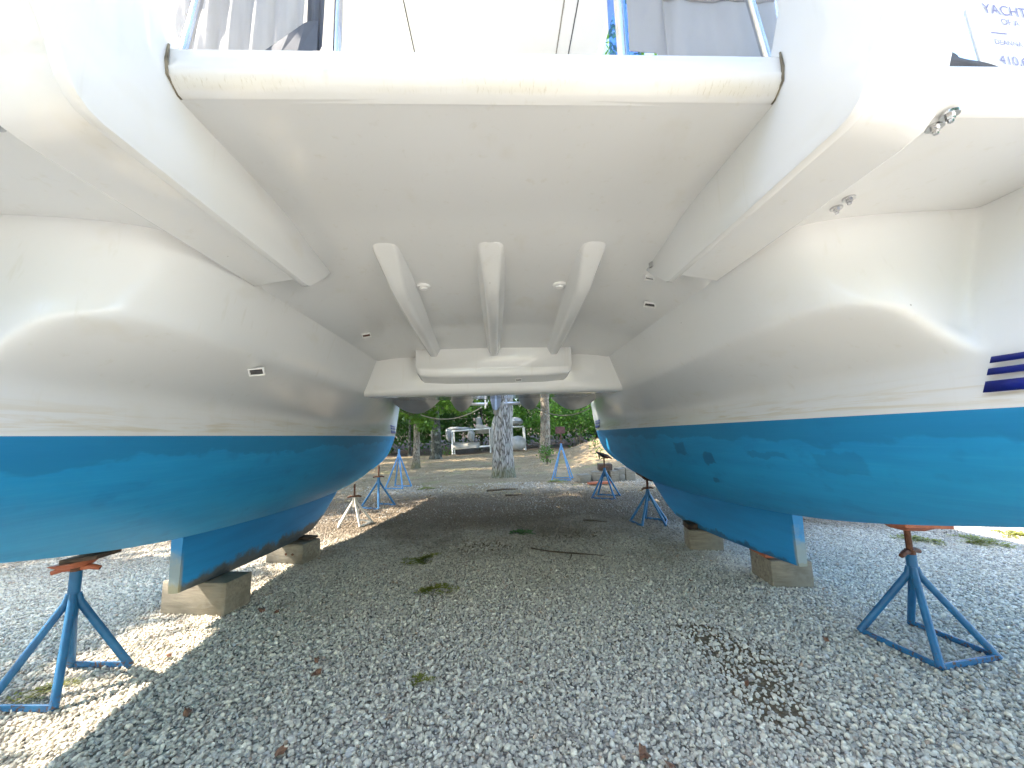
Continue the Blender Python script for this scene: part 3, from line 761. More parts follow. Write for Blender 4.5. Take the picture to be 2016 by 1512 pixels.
# forward: cross beam, centre spine, trampolines, lines
MB().path([(-2.15, 8.3, 2.25), (-1, 8.32, 2.28), (0, 8.33, 2.29), (1, 8.32, 2.28), (2.15, 8.3, 2.25)], .075, 16).build('front_beam', M['alu'], BOAT)
rows = []
for Y, zb_, w_ in ((6.3, 1.66, .10), (6.8, 1.62, .095), (7.15, 1.60, .075), (7.3, 1.62, .05), (8.3, 2.2, .05)):
    rows.append([(-w_ * 1.2, Y, 2.36), (-w_, Y, zb_ + .22), (-w_ * .62, Y, zb_ + .05), (-w_ * .25, Y, zb_), (w_ * .25, Y, zb_), (w_ * .62, Y, zb_ + .05), (w_, Y, zb_ + .22), (w_ * 1.2, Y, 2.36)])
MB().grid(rows).build('centre_spine', M['gel'], BOAT, True, ang=60)
for sx in (1, -1):
    for (xa, xb, zlow, yf) in ((.36, .86, 1.70, 7.05), (.98, 1.96, 1.695, 7.3)):
        rows = []
        rng = random.Random(int(xa * 100) + sx)
        for j in range(13):
            t = j / 12; row = []
            for i in range(17):
                u = i / 16
                x = xa + (xb - xa) * u; y = 6.30 + (yf + .55 - 6.30) * t
                sag = (math.sin(math.pi * u) ** .7) * (math.sin(math.pi * min(1, t * 1.02)) ** .8)
                z = 2.08 - (2.08 - zlow + .02) * sag + .012 * math.sin(9 * u + 3 * t + xa * 7) * sag
                row.append((sx * x, y, z))
            rows.append(row)
        MB().grid(rows).build('trampoline', M['net'], BOAT, True, ang=180, sub=1, solid=.004)
    # drooping lashing line
    pts = []
    xa, xb = (.27, 1.44) if sx < 0 else (.72, 1.86)
    for i in range(17):
        u = i / 16
        pts.append((sx * (xa + (xb - xa) * u), 7.42, 1.80 - (.12 if sx < 0 else .05) * u - (.36 if sx > 0 else .30) * (u * (1 - u) * 2) * (1.0)))
    MB().path(pts, .011, 8).build('lashing_line', M['rope'], BOAT)
    MB().tube((sx * .16, 7.3, 1.845), (sx * .62, 7.3, 1.85), .028, n=12).build('beam_tube', M['alu'], BOAT)
    MB().box((sx * .20, 7.27, 1.84), (.03, .05, .16)).build('beam_bracket', M['alu'], BOAT, False, bevel=.006)

# topsides above: deck, cabin, hard top, posts, curtains
MB().prism([(-2.85, 2.45), (2.85, 2.45), (2.80, 2.56), (-2.80, 2.56)], 'y', 1.60, 6.36).build('deck', M['gel'], BOAT, False)
MB().box((0, 2.2, 2.345), (1.80, 2.35, .03)).build('cockpit_floor', M['gel'], BOAT, False)
for sx in (1, -1):
    MB().prism([(sx * .95, 2.105), (sx * 2.84, 2.105), (sx * 2.84, 2.125), (sx * .95, 2.125)], 'y', .86, 1.75).build('side_deck', M['gel'], BOAT, False)
    MB().prism([(sx * 1.80, 2.00), (sx * 2.70, 2.00), (sx * 2.70, 2.05), (sx * 1.80, 2.05)], 'y', -.85, .82).build('stern_deck', M['gel'], BOAT, False)
mb = MB()
rows = [[(-2.0, Y, z0), (-1.9, Y, z1 - .15), (-1.6, Y, z1), (0, Y, z1 + .06), (1.6, Y, z1), (1.9, Y, z1 - .15), (2.0, Y, z0)] for Y, z0, z1 in ((3.2, 2.56, 3.75), (4.5, 2.56, 3.75), (5.6, 2.56, 3.35), (6.2, 2.56, 2.75))]
mb.grid(rows); mb.f.append(tuple(range(7))); mb.mi.append(0)
mb.build('cabin', M['gel'], BOAT, True, ang=35)
ht = MB().prism([(-2.15, 4.15), (.845, 4.15), (.90, 4.19), (.845, 4.25), (-2.15, 4.25), (-2.2, 4.2)], 'y', .25, 4.4).build('hard_top', M['liner'], BOAT, False)  # aft and left overhang, out of view, stretched to shade the fins
for X in (-.55, .53, .625):
    MB().box((X, 2.9, 4.1485), (.006, 2.85, .006)).build('seam_strip', M['black'] if X > .6 or X < 0 else M['sealant'], ht, False)
for X in (-.518, .492):
    MB().tube((X, 1.2, 2.36), (X, 1.2, 4.15), .0165, n=14).build('post', M['steel'], BOAT)
for sx in (1, -1):
    MB().tube((sx * .90, 1.04, 2.36), (sx * .86, 1.18, 3.6), .013, n=12).build('side_post', M['steel'], BOAT)
def curtain(name, x0, x1, y, zt, amp, nf, mat, cut=None, seed=0):
    rng = random.Random(seed); rows = []
    nx, nz = 60, 26
    ph = [rng.uniform(0, 6.28) for _ in range(4)]
    for j in range(nz + 1):
        t = j / nz; row = []
        for i in range(nx + 1):
            u = i / nx
            zb_ = 2.372 + (cut(u) if cut else 0)
            z = zt + (zb_ - zt) * t
            fold = math.sin(nf * 6.283 * (u + .10 * t) + ph[0]) + .45 * math.sin(nf * 2.3 * 6.283 * (u - .06 * t) + ph[1]) + .3 * math.sin(3 * u + 5 * t + ph[2])
            row.append((x0 + (x1 - x0) * u, y + amp * fold * (.35 + .65 * t), z))
        rows.append(row)
    o = MB().grid(rows).build(name, mat, BOAT, True, ang=180, solid=.003)
    rows2 = [[(p[0], p[1] - .004, p[2] - .004), (p[0], p[1] - .006, p[2] + .012), (p[0], p[1] - .004, p[2] + .028)] for p in rows[12]]
    MB().grid(rows2).build('hem', mat, o, True, solid=.004)
    return o
curtain('cockpit_curtain', -1.02, -.60, 1.13, 3.05, .010, 5, M['canvas'], None, 1)
curtain('cockpit_curtain', -.60, -.545, 1.15, 3.05, .008, 1.2, M['canvas_dark'], lambda u: .10 + .12 * max(0, u - .3), 3)
MB().add([(-.70, 1.10, 2.478), (-.64, 1.08, 2.44), (-.585, 1.075, 2.44), (-.578, 1.10, 2.585), (-.62, 1.09, 2.53), (-.545, 1.12, 2.44), (-.548, 1.12, 2.62)], [(0, 1, 4), (1, 2, 3, 4), (2, 5, 6, 3)]).build('curtain_flap', M['canvas_dark'], BOAT, False, solid=.004)
curtain('cockpit_curtain', .62, 1.02, 1.13, 3.05, .006, 2.2, M['canvas'], None, 7)
MB().add([(.515, 1.19, 2.60), (.60, 1.16, 2.56), (.645, 1.14, 2.37), (.66, 1.13, 2.9), (.52, 1.19, 2.9)], [(0, 1, 3, 4), (1, 2, 3)]).build('curtain_flap', M['canvas'], BOAT, False, solid=.004)
# tinted side window beside the hard top
MB().box((.84, 2.0, 3.35), (.02, .02, 1.6)).build('window_post', M['alu'], BOAT, False, bevel=.003)
rows = [[(.28, 1.42, 2.40), (.95, 1.42, 2.40)], [(.28, 1.42, 4.14), (.95, 1.42, 4.14)]]
MB().grid([[(.525, 1.44, 2.38), (.66, 1.44, 2.38)], [(.54, 1.44, 3.2), (.68, 1.44, 3.2)]]).build('window_pane', M['glass'], BOAT, False, solid=.004)

# ---------------------------------------------------------------- broker sign and folded canvas on the side deck
S = empty('sale_sign', (1.40, .88, 2.14), 'white sale sign with violet lettering and phone number on side deck', 'sign')
L0, L1 = Vector((1.340, .862, 2.140)), Vector((1.305, .852, 2.385))
ux = Vector((1, .06, -.03)).normalized(); uz = (L1 - L0).normalized()
nrm = ux.cross(uz).normalized()
def SP(a, b, d=0): return L0 + ux * a + uz * b - nrm * d * -1
bd = MB(); Wd, Hd = .44, .36
vs = [SP(a, b, d) for d in (0, -.006) for a, b in ((0, 0), (Wd, 0), (Wd, Hd), (0, Hd))]
BD = bd.add(vs, [(0, 1, 2, 3), (7, 6, 5, 4), (0, 4, 5, 1), (1, 5, 6, 2), (2, 6, 7, 3), (3, 7, 4, 0)]).build('board', M['signwhite'], S, False, bevel=.0015)
def text_part(txt, a, b, size, name='lettering', sx=1.0):
    cu = bpy.data.curves.new('txt', 'FONT'); cu.body = txt; cu.size = size
    tmp = bpy.data.objects.new('txt', cu); COL.objects.link(tmp)
    dg = bpy.context.evaluated_depsgraph_get(); dg.update()
    me0 = tmp.evaluated_get(dg).to_mesh()
    vs = [SP(a + v.co.x * sx, b + v.co.y, .0022) for v in me0.vertices]; fs = [tuple(p.vertices) for p in me0.polygons]
    tmp.evaluated_get(dg).to_mesh_clear()
    bpy.data.objects.remove(tmp, do_unlink=True); bpy.data.curves.remove(cu)
    MB().add(vs, fs).build(name, M['signtext'], BD, False)
text_part('YACHT', .052, .218, .042)
text_part('OF A', .098, .188, .026)
text_part('DEANNA S', .058, .125, .021)
text_part('410.6', .058, .066, .039)
for (a, b, l) in ((.056, .158, .05), (.064, .050, .06), (.062, .016, .06)):
    MB().add([SP(a, b, .0022), SP(a + l, b, .0022), SP(a + l, b + .0035, .0022), SP(a, b + .0035, .0022)], [(0, 1, 2, 3)]).build('small_print', M['signtext'], BD, False)
F_ = []
for j in range(9):
    t = j / 8; row = []
    for i in range(15):
        u = i / 14
        row.append((1.165 + .20 * u, .885 - .05 * math.sin(math.pi * t) + .008 * math.sin(14 * t + 5 * u), 2.142 + (.14 - .14 * u) * (1.0 - t) + .010 * math.sin(16 * t + 3 * u) * (1 - t)))
    F_.append(row)
fc = MB().grid(F_).build('folded_cover', M['canvas_dark'], None, True, ang=180, solid=.01)
tag(fc, 'dark grey folded canvas cover slumped on side deck next to the sign', 'boat cover')

# ---------------------------------------------------------------- boat stands
def stand(loc, label, pipe_top, head_z, feet_r, nlegs=4, rz=R(45), apex=None, mat='standblue', tilt=(0, 0), pad=.16, thick=.019, padmat='redpad', screwmat='rustbrown', plate=True, gz=0.0, padyaw=0.0, bars=None, padshift=0.0, padd=.13):
    root = empty('boat_stand', (loc[0], loc[1], gz), label, 'boat stand', 'stands propping up the boat')
    x0, y0 = loc[0], loc[1]
    m = M[mat]; apex = apex or pipe_top - .12
    # sleeve
    MB().tube((x0, y0, gz + apex - .10), (x0, y0, gz + pipe_top), thick * 1.35, n=14).build('sleeve', m, root)
    feet = []
    for k in range(nlegs):
        a = rz + 2 * math.pi * k / nlegs
        fx, fy = x0 + feet_r * math.cos(a), y0 + feet_r * math.sin(a); feet.append((fx, fy))
        d = Vector((math.cos(a), math.sin(a), 0))
        top = Vector((x0, y0, gz + apex)) + d * thick * .9
        MB().path([top + Vector((0, 0, .03)), top - Vector((0, 0, .015)) + d * .008, Vector((fx, fy, gz + .016))], [thick * .8, thick, thick], 12).build('leg', m, root)
    for k, k2 in (bars or [(k, (k + 1) % nlegs) for k in range(0, nlegs, 2)]):
        a, b = feet[k], feet[k2]
        p, q = Vector((a[0], a[1], gz + .022)), Vector((b[0], b[1], gz + .022))
        d = (q - p).normalized(); s = Vector((-d.y, d.x, 0)) * .006
        u = Vector((0, 0, .015))
        MB().add([p - s - u, p + s - u, p + s + u, p - s + u, q - s - u, q + s - u, q + s + u, q - s + u], [(0, 1, 2, 3), (7, 6, 5, 4), (0, 4, 5, 1), (1, 5, 6, 2), (2, 6, 7, 3), (3, 7, 4, 0)]).build('base_bar', m, root, False, bevel=.003)
    # screw, wing nut, head plate, pad
    if head_z:
        MB().tube((x0, y0, gz + pipe_top - .02), (x0, y0, gz + head_z - .03), thick * .86, n=12).build('screw', M[screwmat], root); scr = root.children[-1]
        hy = R(20)
        zc = gz + pipe_top + .012
        MB().lathe([(thick * .9, -.012), (thick * 1.35, -.012), (thick * 1.35, .014), (thick * .9, .014)], (x0, y0, zc), 10).build('nut', M[screwmat], scr)
        for sg in (-1, 1):
            MB().path([(x0, y0, zc), (x0 + sg * .055 * math.cos(hy), y0 + sg * .055 * math.sin(hy), zc + .004), (x0 + sg * .098 * math.cos(hy), y0 + sg * .098 * math.sin(hy), zc - .010)], [.013, .015, .012], 10).build('handle', M[screwmat if screwmat == 'rustbrown' and head_z - pipe_top > .1 else 'redpad'], scr)
        if plate:
            tx, ty = tilt
            def H(a, b, z): 
                ca, sa = math.cos(padyaw), math.sin(padyaw); a2, b2 = a * ca - b * sa, a * sa + b * ca
                return (x0 + a2, y0 + b2, gz + head_z + z + tx * a2 + ty * b2)
            MB().add([H(a * .45, b * .45, -.034) for a, b in ((-pad, -.1), (pad, -.1), (pad, .1), (-pad, .1))] + [H(a * .62, b, 0) for a, b in ((-pad, -.1), (pad, -.1), (pad, .1), (-pad, .1))], [(3, 2, 1, 0), (4, 5, 6, 7), (0, 1, 5, 4), (1, 2, 6, 5), (2, 3, 7, 6), (3, 0, 4, 7)]).build('head_plate', M[padmat], root, False, bevel=.004); hp = root.children[-1]
            MB().add([H(a + padshift, b, z) for z in (.001, .022) for a, b in ((-pad, -padd), (pad, -padd), (pad, padd), (-pad, padd))], [(3, 2, 1, 0), (4, 5, 6, 7), (0, 1, 5, 4), (1, 2, 6, 5), (2, 3, 7, 6), (3, 0, 4, 7)]).build('pad', M['darktimber' if padmat == 'redpad' and x0 < 0 else padmat], hp, False, bevel=.003)
    return root
stand((-2.285, 2.29), 'blue steel boat stand under the near left hull', .585, .640, .250, rz=R(40), apex=.44, tilt=(.10, .0), thick=.0185, pad=.095, padshift=.07, padd=.07)
stand((2.40, 2.26), 'blue steel boat stand with tall rusty screw under the near right hull', .50, .672, .275, bars=[(1, 2), (3, 0), (2, 3)], rz=R(53), apex=.40, tilt=(-.06, .02), thick=.0185, pad=.14, padmat='redpad')
stand((-2.12, 5.95), 'pale galvanised boat stand with rusty screw under the left hull', .40, .62, .255, nlegs=5, rz=R(20), apex=.36, mat='standgalv', plate=False, thick=.015)
stand((-2.20, 7.38), 'dark blue boat stand beneath the left bow', .54, .78, .30, nlegs=4, rz=R(18), apex=.46, thick=.018, plate=False)
stand((-2.50, 10.05), 'unused pale blue stand standing free beyond the left bow', .97, None, .33, nlegs=4, rz=R(30), apex=.80, mat='standpale', thick=.02)
stand((2.08, 7.55), 'dark blue boat stand beneath the right bow, in front of timber pile', .57, .80, .31, nlegs=4, rz=R(15), apex=.50, thick=.018, pad=.12, tilt=(-.3, .2), padmat='rustbrown')
stand((2.07, 5.38), 'dark blue boat stand with bent rusty head under the right hull', .46, .615, .26, nlegs=5, rz=R(10), apex=.40, thick=.017, pad=.11, tilt=(-.25, .15), padmat='rustbrown')
stand((1.77, 10.7), 'tall pale blue stand with red pad standing free before the woods', .98, 1.26, .36, nlegs=4, rz=R(28), apex=.90, mat='standpale', thick=.017, plate=False)
# the free stand's red pad stands on edge
fr = [o for o in bpy.data.objects if o.get('label', '').startswith('tall pale blue')][0]
MB().box((1.755, 10.66, 1.345), (.26, .05, .19)).build('pad', M['rustred'], fr, False, bevel=.01)
MB().box((1.755, 10.70, 1.425), (.24, .10, .03)).build('pad_top', M['timber'], fr, False, bevel=.004)

# ---------------------------------------------------------------- keel blocks
def block(c, d, rz, label, group='timber blocks under the keels', name='timber_block', mat='timber', bev=.012):
    root_z = c[2]
    mb = MB().box((0, 0, d[2] / 2), d)
    o = mb.build(name, M[mat], None, True, bevel=bev, seg=2, ang=35)
    # knocked corners
    rng = random.Random(int(abs(c[0] * 100) + abs(c[1]) * 37))
    for v in o.data.vertices:
        v.co += Vector((rng.uniform(-1, 1), rng.uniform(-1, 1), rng.uniform(-1, 1))) * .003
    o.location = c; o.rotation_euler = (0, 0, rz)
    return tag(o, label, 'timber', group)
block((-2.235, 3.22, 0), (.54, .24, .236), R(-10), 'large squared timber block under the aft end of left keel')
block((-2.17, 4.36, 0), (.44, .26, .20), R(-14), 'timber block with two bolt holes under forward part of left keel')
block((2.33, 3.27, 0), (.31, .33, .205), R(-8), 'pale squared timber block under the aft end of right keel')
block((2.19, 4.22, 0), (.33, .24, .205), R(-12), 'small weathered timber block under forward part of right keel')
block((2.27, 3.30, .2065), (.20, .24, .028), R(-6), 'thin red painted shim on the block under right keel', 'shims on the keel blocks', 'wood_shim', 'redpad', .003)
block((2.08, 4.26, .2065), (.10, .20, .05), R(-12), 'thin dark shim on the small block under right keel', 'shims on the keel blocks', 'wood_shim', 'darktimber', .003)
block((-2.10, 4.42, .2015), (.24, .14, .022), R(-14), 'thin dark shim on the block with bolt holes under left keel', 'shims on the keel blocks', 'wood_shim', 'darktimber', .003)
bh = [o for o in bpy.data.objects if o.get('label', '').startswith('timber block with two bolt')][0]
for dx in (.02, .10):
    h = MB().lathe([(0, 0), (.012, 0), (.012, .004)], (0, 0, 0), 12).build('bolt_hole', M['rustbrown'], None)
    h.rotation_euler = (R(90), 0, 0); h.location = (dx, -.1305, .10); h.parent = bh
# timber pile behind the right bow
pile = [(2.20, 10.02, 0, .30, .28, .20, 5, 'leftmost low block of the timber pile'), (2.60, 10.02, 0, .36, .3, .26, -4, 'second block from the left in the timber pile'), (2.96, 10.0, 0, .20, .3, .28, 3, 'middle upright block of the timber pile'), (3.16, 10.05, 0, .17, .28, .17, 0, 'lower right block of the timber pile'), (3.16, 10.07, .172, .18, .26, .15, 8, 'block stacked on the right end of the timber pile'), (2.78, 10.08, .282, .34, .3, .16, -6, 'dark block lying on top of the timber pile'), (3.40, 10.1, 0, .26, .26, .34, 6, 'rightmost tall block of the timber pile')]
for (x, y, z, a, b, c, r_, lab) in pile:
    block((x, y, z), (a, b, c), R(r_), lab, 'blocks of the timber pile', 'timber_block', 'darktimber' if 'dark' in lab else 'timber')
pl = MB().box((2.45, 9.45, .045), (.55, .17, .05), R(4)).build('fallen_board', M['redpad'], None, False, bevel=.006)
tag(pl, 'flat reddish board lying on the ground before the timber pile', 'board')

# ---------------------------------------------------------------- foliage
def leaf_mesh(name, pts, size, mat, parent, seed, droop=.4, star=False):
    rng = np.random.default_rng(seed); n = len(pts)
    d = rng.normal(0, 1, (n, 3)); d[:, 2] -= droop; d /= np.linalg.norm(d, axis=1)[:, None]
    a = rng.normal(0, 1, (n, 3)); a[:, 2] *= .5
    s = np.cross(d, a); s /= np.linalg.norm(s, axis=1)[:, None]
    nn = np.cross(d, s)
    L = (size * rng.uniform(.6, 1.3, n))[:, None]
    p = np.asarray(pts)
    if star:
        # palmate leaf: three fingers
        vs = np.stack([p, p + d * L * .45 + s * L * .18, p + d * L, p + d * L * .45 - s * L * .18, p + s * L * .62 + d * L * .45, p - s * L * .62 + d * L * .45], 1).reshape(-1, 3)
        base = np.arange(n) * 6
        fs = np.concatenate([np.stack([base, base + 1, base + 2, base + 3], 1), np.stack([base, base + 4, base + 1, base + 1], 1), np.stack([base, base + 3, base + 5, base + 5], 1)])
        f = [tuple(q) if q[2] != q[3] else tuple(q[:3]) for q in fs.tolist()]; per = 6
    else:
        vs = np.stack([p, p + d * L * .5 + s * L * .28 + nn * L * .06, p + d * L, p + d * L * .5 - s * L * .28 + nn * L * .06], 1).reshape(-1, 3)
        base = np.arange(n) * 4
        f = np.stack([base, base + 1, base + 2, base + 3], 1).tolist(); per = 4
    me = bpy.data.meshes.new(name); me.from_pydata(vs.tolist(), [], f); me.materials.append(mat)
    at = me.attributes.new('tint', 'FLOAT', 'POINT'); at.data.foreach_set('value', np.repeat(rng.uniform(0, 1, n), per).astype(np.float32))
    o = bpy.data.objects.new(name, me); link(o, parent); return o
def clumps(rng, centre, rad, ncl, per, spread):
    pts = []
    for _ in range(ncl):
        v = rng.normal(0, 1, 3); v /= np.linalg.norm(v)
        c = np.array(centre) + v * np.array(rad) * rng.uniform(.35, 1.0) ** .6
        pts.append(c + rng.normal(0, 1, (per, 3)) * spread * np.array([1, 1, .6]) * rng.uniform(.6, 1.3))
    return np.concatenate(pts)
def tree(x, y, label, r0, h, bark, leafmat, crown, seed, lean=(0, 0), ncl=120, per=40, lsize=.16, spread=.5, star=False, low=None, flare=1.5, group='trees at the edge of the woods', name='tree', nseg=26, nring=28):
    gz = ground_z(x, y); rng = np.random.default_rng(seed)
    root = empty(name, (x, y, gz), label, 'tree', group)
    rows = []; zc, rad = crown
    for i in range(nseg):
        t = (i / (nseg - 1)) ** 1.5; z = h * t
        r = r0 * (1 - .55 * t) * (1 + (flare - 1) * math.exp(-z / .16)) * (1 + .08 * math.exp(-z / 1.0))
        cx, cy = x + lean[0] * z + .05 * math.sin(z * .9 + seed) * min(1, z), y + lean[1] * z
        row = []
        for k in range(nring):
            a = 2 * math.pi * k / nring
            rr = r * (1 + .035 * math.sin(3 * a + seed + z * .3) + .03 * math.sin(7 * a + z * .7) + rng.uniform(-.02, .02) + .16 * math.exp(-z / .12) * math.sin(4 * a + seed))
            row.append((cx + rr * math.cos(a), cy + rr * math.sin(a), gz - .06 + z))
        rows.append(row)
    tr = MB().grid(rows, True).build('trunk', bark, root, True, ang=180)
    # trunk object coordinates start at its base so the bark texture follows it
    tr.data.transform(Matrix.Translation((-x, -y, -gz))); tr.location = (x, y, gz)
    top = Vector((x + lean[0] * h, y + lean[1] * h, gz + h)); cc = Vector((x + lean[0] * zc, y + lean[1] * zc, gz + zc))
    mb = MB()
    for k in range(7):
        a = 6.283 * k / 7 + rng.uniform(-.3, .3); z0 = h * rng.uniform(.62, .97)
        p0 = Vector((x + lean[0] * z0, y + lean[1] * z0, gz + z0)); e = cc + Vector((math.cos(a) * rad[0] * .75, math.sin(a) * rad[1] * .75, rng.uniform(-.3, .6) * rad[2]))
        mid = p0.lerp(e, .5) + Vector((0, 0, -.12 * rad[2]))
        mb.path([p0, mid, e], [r0 * .34, r0 * .2, r0 * .06], 8)
    mb.build('limbs', bark, root)
    pts = clumps(rng, cc, rad, ncl, per, spread)
    leaf_mesh('crown', pts, lsize, leafmat, root, seed + 9, star=star)
    if low is not None:
        leaf_mesh('low_branch_leaves', low(rng), lsize, leafmat, root, seed + 19, star=star)
        mb = MB()
        for k in range(6):
            a = 6.283 * k / 6 + .4
            mb.path([(x, y, gz + 2.1), (x + math.cos(a) * 1.0, y + math.sin(a) * .8, gz + 2.5), (x + math.cos(a) * 1.9, y + math.sin(a) * 1.5, gz + 2.35)], [.04, .028, .01], 6)
        mb.build('low_branches', bark, root)
    return root
tree(.20, 11.9, 'thick furrowed grey oak trunk in the middle, between the bows', .315, 9.5, M['bark_oak'], M['leaf_mid'], (13.2, (5.6, 4.0, 4.0)), 11, (.012, 0), 200, 40, .22, .6, flare=1.28, nseg=40, nring=44)
tree(2.30, 18.6, 'smooth tan tree trunk right of the thick oak', .25, 9.0, M['bark_tan'], M['leaf_mid'], (11.0, (3.6, 3.4, 3.0)), 12, (.002, 0), 110, 40, .22, .6, flare=1.35)
def low_maple(rng):
    c1 = clumps(rng, (-3.3, 16.0, 2.35), (1.35, 1.0, .42), 26, 30, .16)
    c2 = clumps(rng, (-1.55, 15.6, 2.55), (1.0, .7, .33), 16, 28, .15)
    c3 = clumps(rng, (-3.2, 16.1, 1.75), (.8, .5, .18), 7, 24, .13)
    return np.concatenate([c1, c2, c3])
tree(-3.38, 16.3, 'slim tan maple trunk with bright green low leaves left of the rack', .145, 4.2, M['bark_tan'], M['leaf_maple'], (4.0, (2.2, 2.0, 1.3)), 13, (-.01, 0), 60, 34, .17, .3, star=True, low=low_maple, flare=1.4, name='maple_tree')
tree(-3.55, 22.5, 'dark mossy trunk behind the slim maple', .30, 8.5, M['bark_dark'], M['leaf_dark'], (10.0, (3.8, 3.4, 3.0)), 14, (0, 0), 110, 40, .24, .65, flare=1.3)
bgt = [(-6.0, 27.0, .10, 'thin dark trunk at the left end of the woods, beside left bow'), (-1.3, 31.5, .13, 'thin dark trunk standing behind the white rack'), (3.6, 30.5, .09, 'thin pale stem just right of the tan trunk in the woods'), (5.9, 28.5, .13, 'dark trunk in the woods behind the dirt mound'), (-9.0, 30.0, .2, 'dark trunk deep in the woods behind left bow'), (8.5, 33.0, .2, 'dark trunk deep in the woods behind right bow')]
for i, (x, y, r_, lab) in enumerate(bgt):
    tree(x, y, lab, r_, 7.5, M['bark_dark'], M['leaf_dark'], (8.5, (3.6, 3.4, 3.4)), 30 + i, (.01 * (i % 3 - 1), 0), 100, 36, .26, .7, nseg=14, nring=10)
tree(-9.95, 1.0, 'small unseen tree added left of the near stand to shade gravel', .14, 4.6, M['bark_tan'], M['leaf_mid'], (6.0, (1.35, 1.5, 1.35)), 49, (0, 0), 170, 46, .20, .22, nseg=12, nring=10, group='trees out in the yard')  # out of view; crown added and sized to shade gravel by the stand
tree(-10.1, 2.7, 'second small unseen tree added left of the boat to shade gravel', .14, 4.6, M['bark_tan'], M['leaf_mid'], (6.0, (1.5, 1.3, 1.4)), 48, (0, 0), 150, 46, .20, .22, nseg=12, nring=10, group='trees out in the yard')  # unseen second crown, added to shade the gravel further forward
for i, (x, y, lab) in enumerate(((-11.5, 11.2, 'outer unseen tree added for shade abreast of the left bow'), (-6.6, 11.8, 'inner unseen tree added for shade abreast of the left bow'), (-12, 16.6, 'outer unseen tree in the second row added for shade left of the boat'), (-7.2, 17.2, 'inner unseen tree in the second row added for shade left of the boat'), (-12.5, 22.2, 'outer unseen tree added for shade nearest the woods'), (-7.4, 22.8, 'inner unseen tree added for shade nearest the woods'), (-11.6, 8.7, 'outer unseen tree added for shade beside the left bow stand'), (-6.7, 8.9, 'inner unseen tree added for shade beside the left bow stand'), (-13, 28, 'big tree at the left corner of the woods'), (-9, 33, 'big tree rising over the woods on the left'))):
    tree(x, y, lab, .2, 6.2, M['bark_tan'], M['leaf_mid'], (8.8, (3.1, 2.9, 2.3)), 50 + i, (0, 0), 130, 50, .27, .5, nseg=12, nring=10, group='trees out in the yard')  # yard trees are out of view, added to shade the ground beyond the bows
proto = tree(-13.0, -12.0, 'first unseen tree from the left, added behind the stern to block sky', .2, 4.5, M['bark_tan'], M['leaf_mid'], (5.6, (2.9, 2.6, 4.0)), 70, (0, 0), 170, 44, .30, .5, nseg=10, nring=9, group='unseen trees added to block sky')  # unseen row added to cut the sky light on the aft white surfaces
for i, (x, y) in enumerate(((-8.2, -13.2), (-3.4, -12.4), (1.4, -13.5), (6.2, -12.6), (11.0, -13.3), (15.5, -10.5), (-16.0, -7.0), (-16.6, -1.5), (-17.2, 4.0))):  # more unseen copies; the last three are added to block low sky at left
    c = copy_tree(proto); c.location = (x, y, 0); c.rotation_euler = (0, 0, i * 1.3); c.scale = (1.05, 1.05, 1.3 + .06 * (i % 4)) if i < 6 else (1.1, 1.1, 1.22)
    c['label'] = ('second', 'third', 'fourth', 'fifth', 'sixth', 'last')[i] + ' unseen tree from the left, added behind the stern to block sky' if i < 6 else ('rear', 'middle', 'front')[i - 6] + ' unseen tree of three added left of the boat to block sky'
# understory of the woods: one leafy mass
rng = np.random.default_rng(77); P_ = []
for k in range(2300):
    x = rng.uniform(-18, 18); y = rng.uniform(28.0, 43)
    z = ground_z(x, y) + (rng.uniform(.8, 2.4) if k % 7 < 1 else rng.uniform(2.3, 10.0))
    P_.append(np.array([x, y, z]) + rng.normal(0, 1, (44, 3)) * np.array([.6, .5, .36]))
us = leaf_mesh('undergrowth', np.concatenate(P_), .30, M['leaf_dark'], None, 78)
tag(us, 'dense green undergrowth filling the woods behind the rack', 'woods', None, 'stuff')
# brighter shrubs at the edge of the wood, right of the oak
def shrub(x, y, h, r_, label, seed, mat, n=30, per=26, ls=.11, stems=5):
    gz = ground_z(x, y); rg = np.random.default_rng(seed)
    root = empty('shrub', (x, y, gz), label, 'shrub', 'shrubs at the edge of the woods')
    mb = MB()
    for k in range(stems):
        a = 6.283 * k / stems + rg.uniform(-.4, .4); q = r_ * rg.uniform(.3, .9)
        mb.path([(x, y, gz - .02), (x + math.cos(a) * q * .4, y + math.sin(a) * q * .4, gz + h * .5), (x + math.cos(a) * q, y + math.sin(a) * q, gz + h * .92)], [.014, .010, .004], 5)
    mb.build('stems', M['twig'], root)
    pts = clumps(rg, (x, y, gz + h * (.52 if h < 2 else .66)), (r_, r_, h * (.5 if h < 2 else .36)), n, per, .09 + r_ * .12)
    leaf_mesh('leaves', pts, ls, mat, root, seed + 1)
shrub(1.98, 15.6, .85, .24, 'young leafy sapling at the foot of the tan trunk', 90, M['leaf_mid'], 16, 14, .09)
shrub(3.2, 24.5, 3.4, 1.4, 'broad green bush behind the tan trunk', 91, M['leaf_mid'], 60, 40, .17)
shrub(1.0, 29.2, 3.6, 1.5, 'leafy green bush behind the right end of the white rack', 92, M['leaf_mid'], 60, 40, .18)
shrub(5.4, 25.0, 3.6, 1.6, 'tall green bush beside the right bow', 93, M['leaf_mid'], 60, 40, .18)
shrub(-3.3, 25.6, .55, .3, 'low pale weed plant left of the rack foot', 95, M['leaf_mid'], 8, 10, .09)
shrub(4.3, 17.0, .5, .2, 'small green seedling on the dirt mound', 96, M['leaf_mid'], 8, 8, .08)
shrub(4.0, 15.2, .45, .22, 'small green weed at the foot of the dirt mound', 97, M['leaf_mid'], 8, 8, .08)

